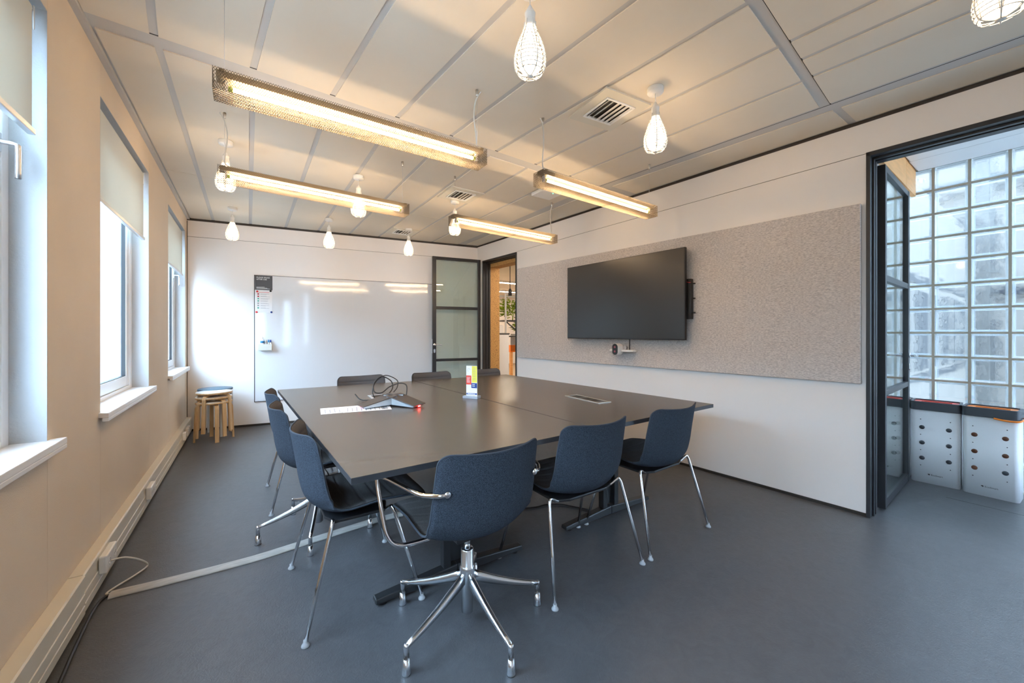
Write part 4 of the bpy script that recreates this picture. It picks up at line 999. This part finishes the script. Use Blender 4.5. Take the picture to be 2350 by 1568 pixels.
def roundrect(hx, hy, rad, n=6):
    out = []
    for cx, cy, a0 in ((hx-rad, hy-rad, 0), (-hx+rad, hy-rad, PI/2), (-hx+rad, -hy+rad, PI), (hx-rad, -hy+rad, 3*PI/2)):
        for k in range(n+1): a = a0+PI/2*k/n; out.append((cx+rad*math.cos(a), cy+rad*math.sin(a)))
    return out
def make_bin(insert, hole, label, loc, rz):
    # local x = left to right as seen, local -y = front
    r = thing('recycling_bin', label, 'bin', loc, rz, 'perforated recycling bins in the corridor')
    HX, HY = 0.140, 0.105; H = 0.605
    m = MB(); m.prism(roundrect(HX, HY, 0.03), 0.0, H, smooth=True); m.build('body', 'binwhite', r)
    m = MB(); o = roundrect(HX+0.004, HY+0.004, 0.03); i_ = roundrect(HX-0.012, HY-0.012, 0.02); n = len(o)
    vs = [(x, y, H-0.002) for x, y in o] + [(x, y, H+0.068) for x, y in o] + [(x, y, H+0.068) for x, y in i_] + [(x, y, H+0.03) for x, y in i_]
    fs = []
    for lv in range(3):
        for k in range(n): fs.append((lv*n+k, lv*n+(k+1) % n, (lv+1)*n+(k+1) % n, (lv+1)*n+k))
    fs.append(tuple(range(n))[::-1])
    m.add(vs, fs); m.build('rim', 'binrim', r)
    # coloured insert with oval opening
    oc = roundrect(HX-0.0125, HY-0.0125, 0.02); el = []
    for x, y in oc:
        a = math.atan2(y/ (HY), x/(HX)); el.append(((HX-0.030)*math.cos(a), (HY-0.045)*math.sin(a)))
    n = len(oc); m = MB(); m.add([(x, y, H+0.058) for x, y in oc] + [(x, y, H+0.060) for x, y in el] + [(x, y, H+0.03) for x, y in el], [(k, (k+1) % n, n+(k+1) % n, n+k) for k in range(n)] + [(n+k, n+(k+1) % n, 2*n+(k+1) % n, 2*n+k) for k in range(n)])
    m.build('lid_insert', insert, r)
    m = MB(); m.prism(el, H+0.029, H+0.031); m.build('opening', 'gap', r)
    for sx in (-1, 1):
        for k in range(3):
            z = 0.49-k*0.128 - 0.0
            m = MB(); m.lathe([(0.0, 0), (0.0165, 0), (0.0165, 0.0012), (0, 0.0012)], 20, M=Matrix.Translation((sx*0.075, -HY, z-0.03)) @ MX); m.build('round_hole', hole if not (sx == 1 and k == 2) else 'binrim', r)
    m = MB()
    for sx in (-1, 1):
        for k in range(4): m.lathe([(0.0, 0), (0.0035, 0), (0.0035, 0.0012), (0, 0.0012)], 10, M=Matrix.Translation((sx*0.083, -HY, 0.526-k*0.128)) @ MX)
    m.build('small_holes', 'gap', r)
    text('EcoSmart', 0.017, 'logo_text', 'gap', r, (-0.024, -HY-0.0004, 0.068), (PI/2, 0, 0))
    m = MB(); M = Matrix.Translation((-0.034, -HY, 0.074)) @ MX
    m.prism([(-0.010, 0.004), (0.0, 0.006), (0.006, 0.0), (0.0, -0.006), (-0.006, -0.001)], 0, 0.0012, M=M); m.build('logo_mark', 'gap', r)
    return r
mat('hole_brown', (0.13, 0.045, 0.02), 0.6)
make_bin('red_paint', 'binrim', 'white perforated recycling bin with red insert, beside the glass door', (4.772, 0.708, 0), -PI/2+0.08)
b = make_bin('orange', 'hole_brown', 'white perforated recycling bin with orange insert, at right edge of view', (4.760, 0.412, 0), -PI/2-0.03)
m = MB(); m.tube(smooth_path([(0.02, -0.112, 0.603), (0.06, -0.113, 0.597), (0.10, -0.113, 0.594), (0.135, -0.112, 0.597), (0.150, -0.09, 0.603), (0.158, -0.05, 0.61), (0.150, 0.02, 0.61)], 5), 0.0065, 8); m.build('orange_liner', 'orange', b)
make_bin('red_paint', 'binrim', 'white perforated recycling bin seen through the near glass door', (4.790, 1.005, 0), -PI/2+0.05)

# ------------------------------------------------------------------ office beyond the far doorway
r = thing('storage_cabinet', 'tall white storage cabinet just beyond the far doorway', 'cabinet', (3.79, 6.52, 0), 0)
MB().box(-0.40, -0.22, 0.0, 0.40, 0.22, 1.215).build('body', 'binwhite', r, bevel=0.003); MB().box(-0.41, -0.23, 1.215, 0.41, 0.23, 1.24).build('top_board', 'sign_dark', r)
r = thing('planter_box', 'white planter box standing on the tall office cabinet', 'planter', (3.76, 6.52, 1.24), 0)
MB().box(-0.34, -0.17, 0, 0.34, 0.17, 0.15).build('box', 'binwhite', r, bevel=0.003); MB().box(-0.32, -0.15, 0.15, 0.32, 0.15, 0.153).build('soil', 'gap', r)
def blade(m, x, y, z, h, wd, lean, az):
    vs = []; n = 6; d = Vector((math.cos(az), math.sin(az), 0)); sdv = Vector((-d.y, d.x, 0))
    for i in range(n+1):
        t = i/n; wv = wd*(math.sin(PI*min(1, 0.25+0.75*t))**0.8 if t < 1 else 0)
        c = Vector((x, y, z+h*t)) + d*lean*t*t
        vs += [c-sdv*wv, c+d*0.004*(1 if i % 2 else 1), c+sdv*wv]
    fs = []
    for i in range(n): fs += [(i*3, i*3+1, i*3+4, i*3+3), (i*3+1, i*3+2, i*3+5, i*3+4)]
    m.add(vs, fs, True)
for k in range(3):
    m = MB(); cx = 3.54+k*0.22
    for j in range(16): blade(m, cx+random.uniform(-.08, .08), 6.52+random.uniform(-.08, .08), 1.393, random.uniform(.16, .30), random.uniform(.014, .024), random.uniform(.02, .12), random.uniform(0, 6.28))
    tag(m.build('snake_plant', 'leaf_dark'), ['upright dark green plant at left in the cabinet planter', 'upright dark green plant in the middle of the cabinet planter', 'upright dark green plant at the right end of the cabinet planter'][k], 'plant', 'snake plants on the cabinet')
def bush(c, rad, n, mt, label, pot):
    m = MB()
    for j in range(n):
        a = random.uniform(0, 2*PI); e = random.uniform(-0.3, 1.3); rr = rad*random.uniform(0.35, 1.0)
        p = Vector((c[0]+rr*math.cos(a)*math.cos(e), c[1]+rr*math.sin(a)*math.cos(e), c[2]+rr*math.sin(e)))
        d = Vector((math.cos(a), math.sin(a), random.uniform(-0.5, 0.6))).normalized(); s_ = d.cross(Vector((0,0,1))).normalized(); L = random.uniform(0.08, 0.15); wv = L*0.22
        up = s_.cross(d)*0.01
        m.add([p, p+d*L*0.5+s_*wv+up, p+d*L, p+d*L*0.5-s_*wv+up, p+d*L*0.5-up], [(0,1,4),(1,2,4),(2,3,4),(3,0,4)])
    m.tube([(c[0], c[1], pot), (c[0]+0.02, c[1], c[2]), (c[0], c[1]+0.03, c[2]+rad*0.6)], 0.012, 6)
    tag(m.build('leafy_plant', mt), label, 'plant')
bush((5.05, 7.45, 1.70), 0.36, 420, 'leaf_yellow', 'bright yellow green bushy plant high on the office rack', 1.5)
bush((5.25, 7.30, 1.36), 0.22, 220, 'leaf_yellow', 'smaller yellow green plant lower on the office rack', 1.2)
r = thing('plant_rack', 'dark metal plant rack with pale posts in the office', 'rack', (5.15, 7.45, 0), 0)
for x, y in ((-0.45, -0.25), (0.45, -0.25), (-0.45, 0.25), (0.45, 0.25)): MB().box(x-0.015, y-0.015, 0, x+0.015, y+0.015, 2.12).build('post', 'lightmetal', r)
m = MB(); m.box(-0.45, -0.25, 2.09, 0.45, -0.22, 2.12).box(-0.45, 0.22, 2.09, 0.45, 0.25, 2.12); m.build('top_rail', 'lightmetal', r)
MB().box(-0.44, -0.24, 1.50, 0.44, 0.24, 1.53).build('upper_shelf', 'black_metal', r); MB().box(-0.44, -0.24, 1.15, 0.44, 0.24, 1.18).build('lower_shelf', 'black_metal', r)
m = MB(); m.tube([(-0.44, -0.24, 1.50), (0.0, -0.24, 1.18)], 0.014, 6).tube([(0.44, -0.24, 1.50), (0.0, -0.24, 1.18)], 0.014, 6); m.build('brace', 'black_metal', r)
for k, (x, y) in enumerate(((4.65, 6.95), (4.92, 8.0), (5.25, 6.95))):
    r = thing('spotlight', ['black ceiling spotlight left above the office plants', 'black ceiling spotlight middle above the office plants', 'black ceiling spotlight right above the office plants'][k], 'spotlight', (x, y, 2.7), 0)
    MB().tube([(0, 0, 0), (0, 0, -0.52-0.06*k)], 0.008, 6).build('rod', 'black_metal', r); MB().lathe([(0.04, -0.66-0.06*k), (0.04, -0.56-0.06*k), (0.02, -0.51-0.06*k)], 12).build('head', 'black_metal', r)
r = thing('office_cupboard', 'low white cupboard with an orange front behind the rack', 'cupboard', (5.55, 7.95, 0), 0)
MB().box(-0.35, -0.2, 0.95, 0.35, 0.2, 1.22).build('white_box', 'binwhite', r); MB().box(-0.35, -0.2, 0.78, 0.35, 0.2, 0.95).build('orange_front', 'orange', r)
for sx in (-0.3, 0.3): MB().box(sx-0.03, -0.18, 0, sx+0.03, -0.12, 0.78).build('leg', 'lightwood', r)
for k, (x, y) in enumerate(((5.0, 9.2), (6.6, 11.2), (5.6, 4.9))):  # last entry: unseen lamp added to light the cabinet front
    r = thing('office_ceiling_light', ['long ceiling light strip in the office, nearer one', 'long ceiling light strip in the office, farther one', 'unseen ceiling light strip added beside the doorway to brighten the cabinet'][k], 'ceiling light', (x, y, HC), 0)
    MB().box(-1.6, -0.06, -0.05, 1.6, 0.06, 0).build('housing', 'lampwhite', r); MB().box(-1.55, -0.05, -0.056, 1.55, 0.05, -0.0502).build('diffuser', 'officelight', r)

# ------------------------------------------------------------------ outside
m = MB(); m.box(-7.0, -6, -3.5, -6.6, 17, 3.2).box(-7.0, 17, -3.5, -6.6, 70, 11)
for k in range(10): m.mat(1).box(-6.6, -6+k*2.4, -3.5, -6.59, -5.97+k*2.4, 3.2)
for z in (-0.2, 1.9, 3.0): m.box(-6.6, -6, z, -6.59, 70, z+0.03)
struct(m, 'wall_neighbour', ['facade', 'facadetrim'], 'pale panelled facade outside the windows', 'facade')
struct(MB().box(-8, -8, -3.6, 20, 20, -3.5), 'floor_street', 'pavement', 'street level ground outside', 'ground')
r = thing('banner', 'blue panel outside the window nearest the whiteboard wall', 'banner', (-1.15, 8.6, 0), 0)
MB().box(-0.02, -0.9, 1.90, 0.02, 0.9, 2.5).build('panel', 'blue', r); MB().box(-0.02, -0.9, 1.80, 0.02, 0.9, 1.90).build('lower_edge', 'lightmetal', r)
MB().tube([(0, 0.8, -3.5), (0, 0.8, 1.8)], 0.03, 8).build('post', 'lightmetal', r)
m = MB(); X = 12.0
m.box(X, -8, -3.5, X+0.4, 9, 5.3)
for yy in range(-7, 9, 2):
    for z in (-2.2, 0.3, 2.5):
        m.mat(1).box(X-0.02, yy, z, X, yy+0.85, z+1.2); m.mat(2).box(X-0.03, yy-0.05, z-0.08, X, yy+0.9, z)
for z in (-0.5, 2.0, 4.2): m.mat(3).box(X-0.08, -8, z, X, 9, z+0.14)
m.mat(3).hexa([(X-0.2, -8, 5.3), (X+3, -8, 5.3), (X+3, 2.2, 5.3), (X-0.2, 2.2, 5.3), (X+1.5, -8, 6.8), (X+3, -8, 6.8), (X+3, 2.2, 6.8), (X+1.5, 2.2, 6.8)])
m.mat(2).box(X-0.9, 1.0, -3.5, X-0.7, 1.2, 5.0)
struct(m, 'wall_opposite', ['facade', 'facadeglass', 'facadetrim', 'roofgrey'], 'white building with grey windows behind the glass blocks', 'facade')
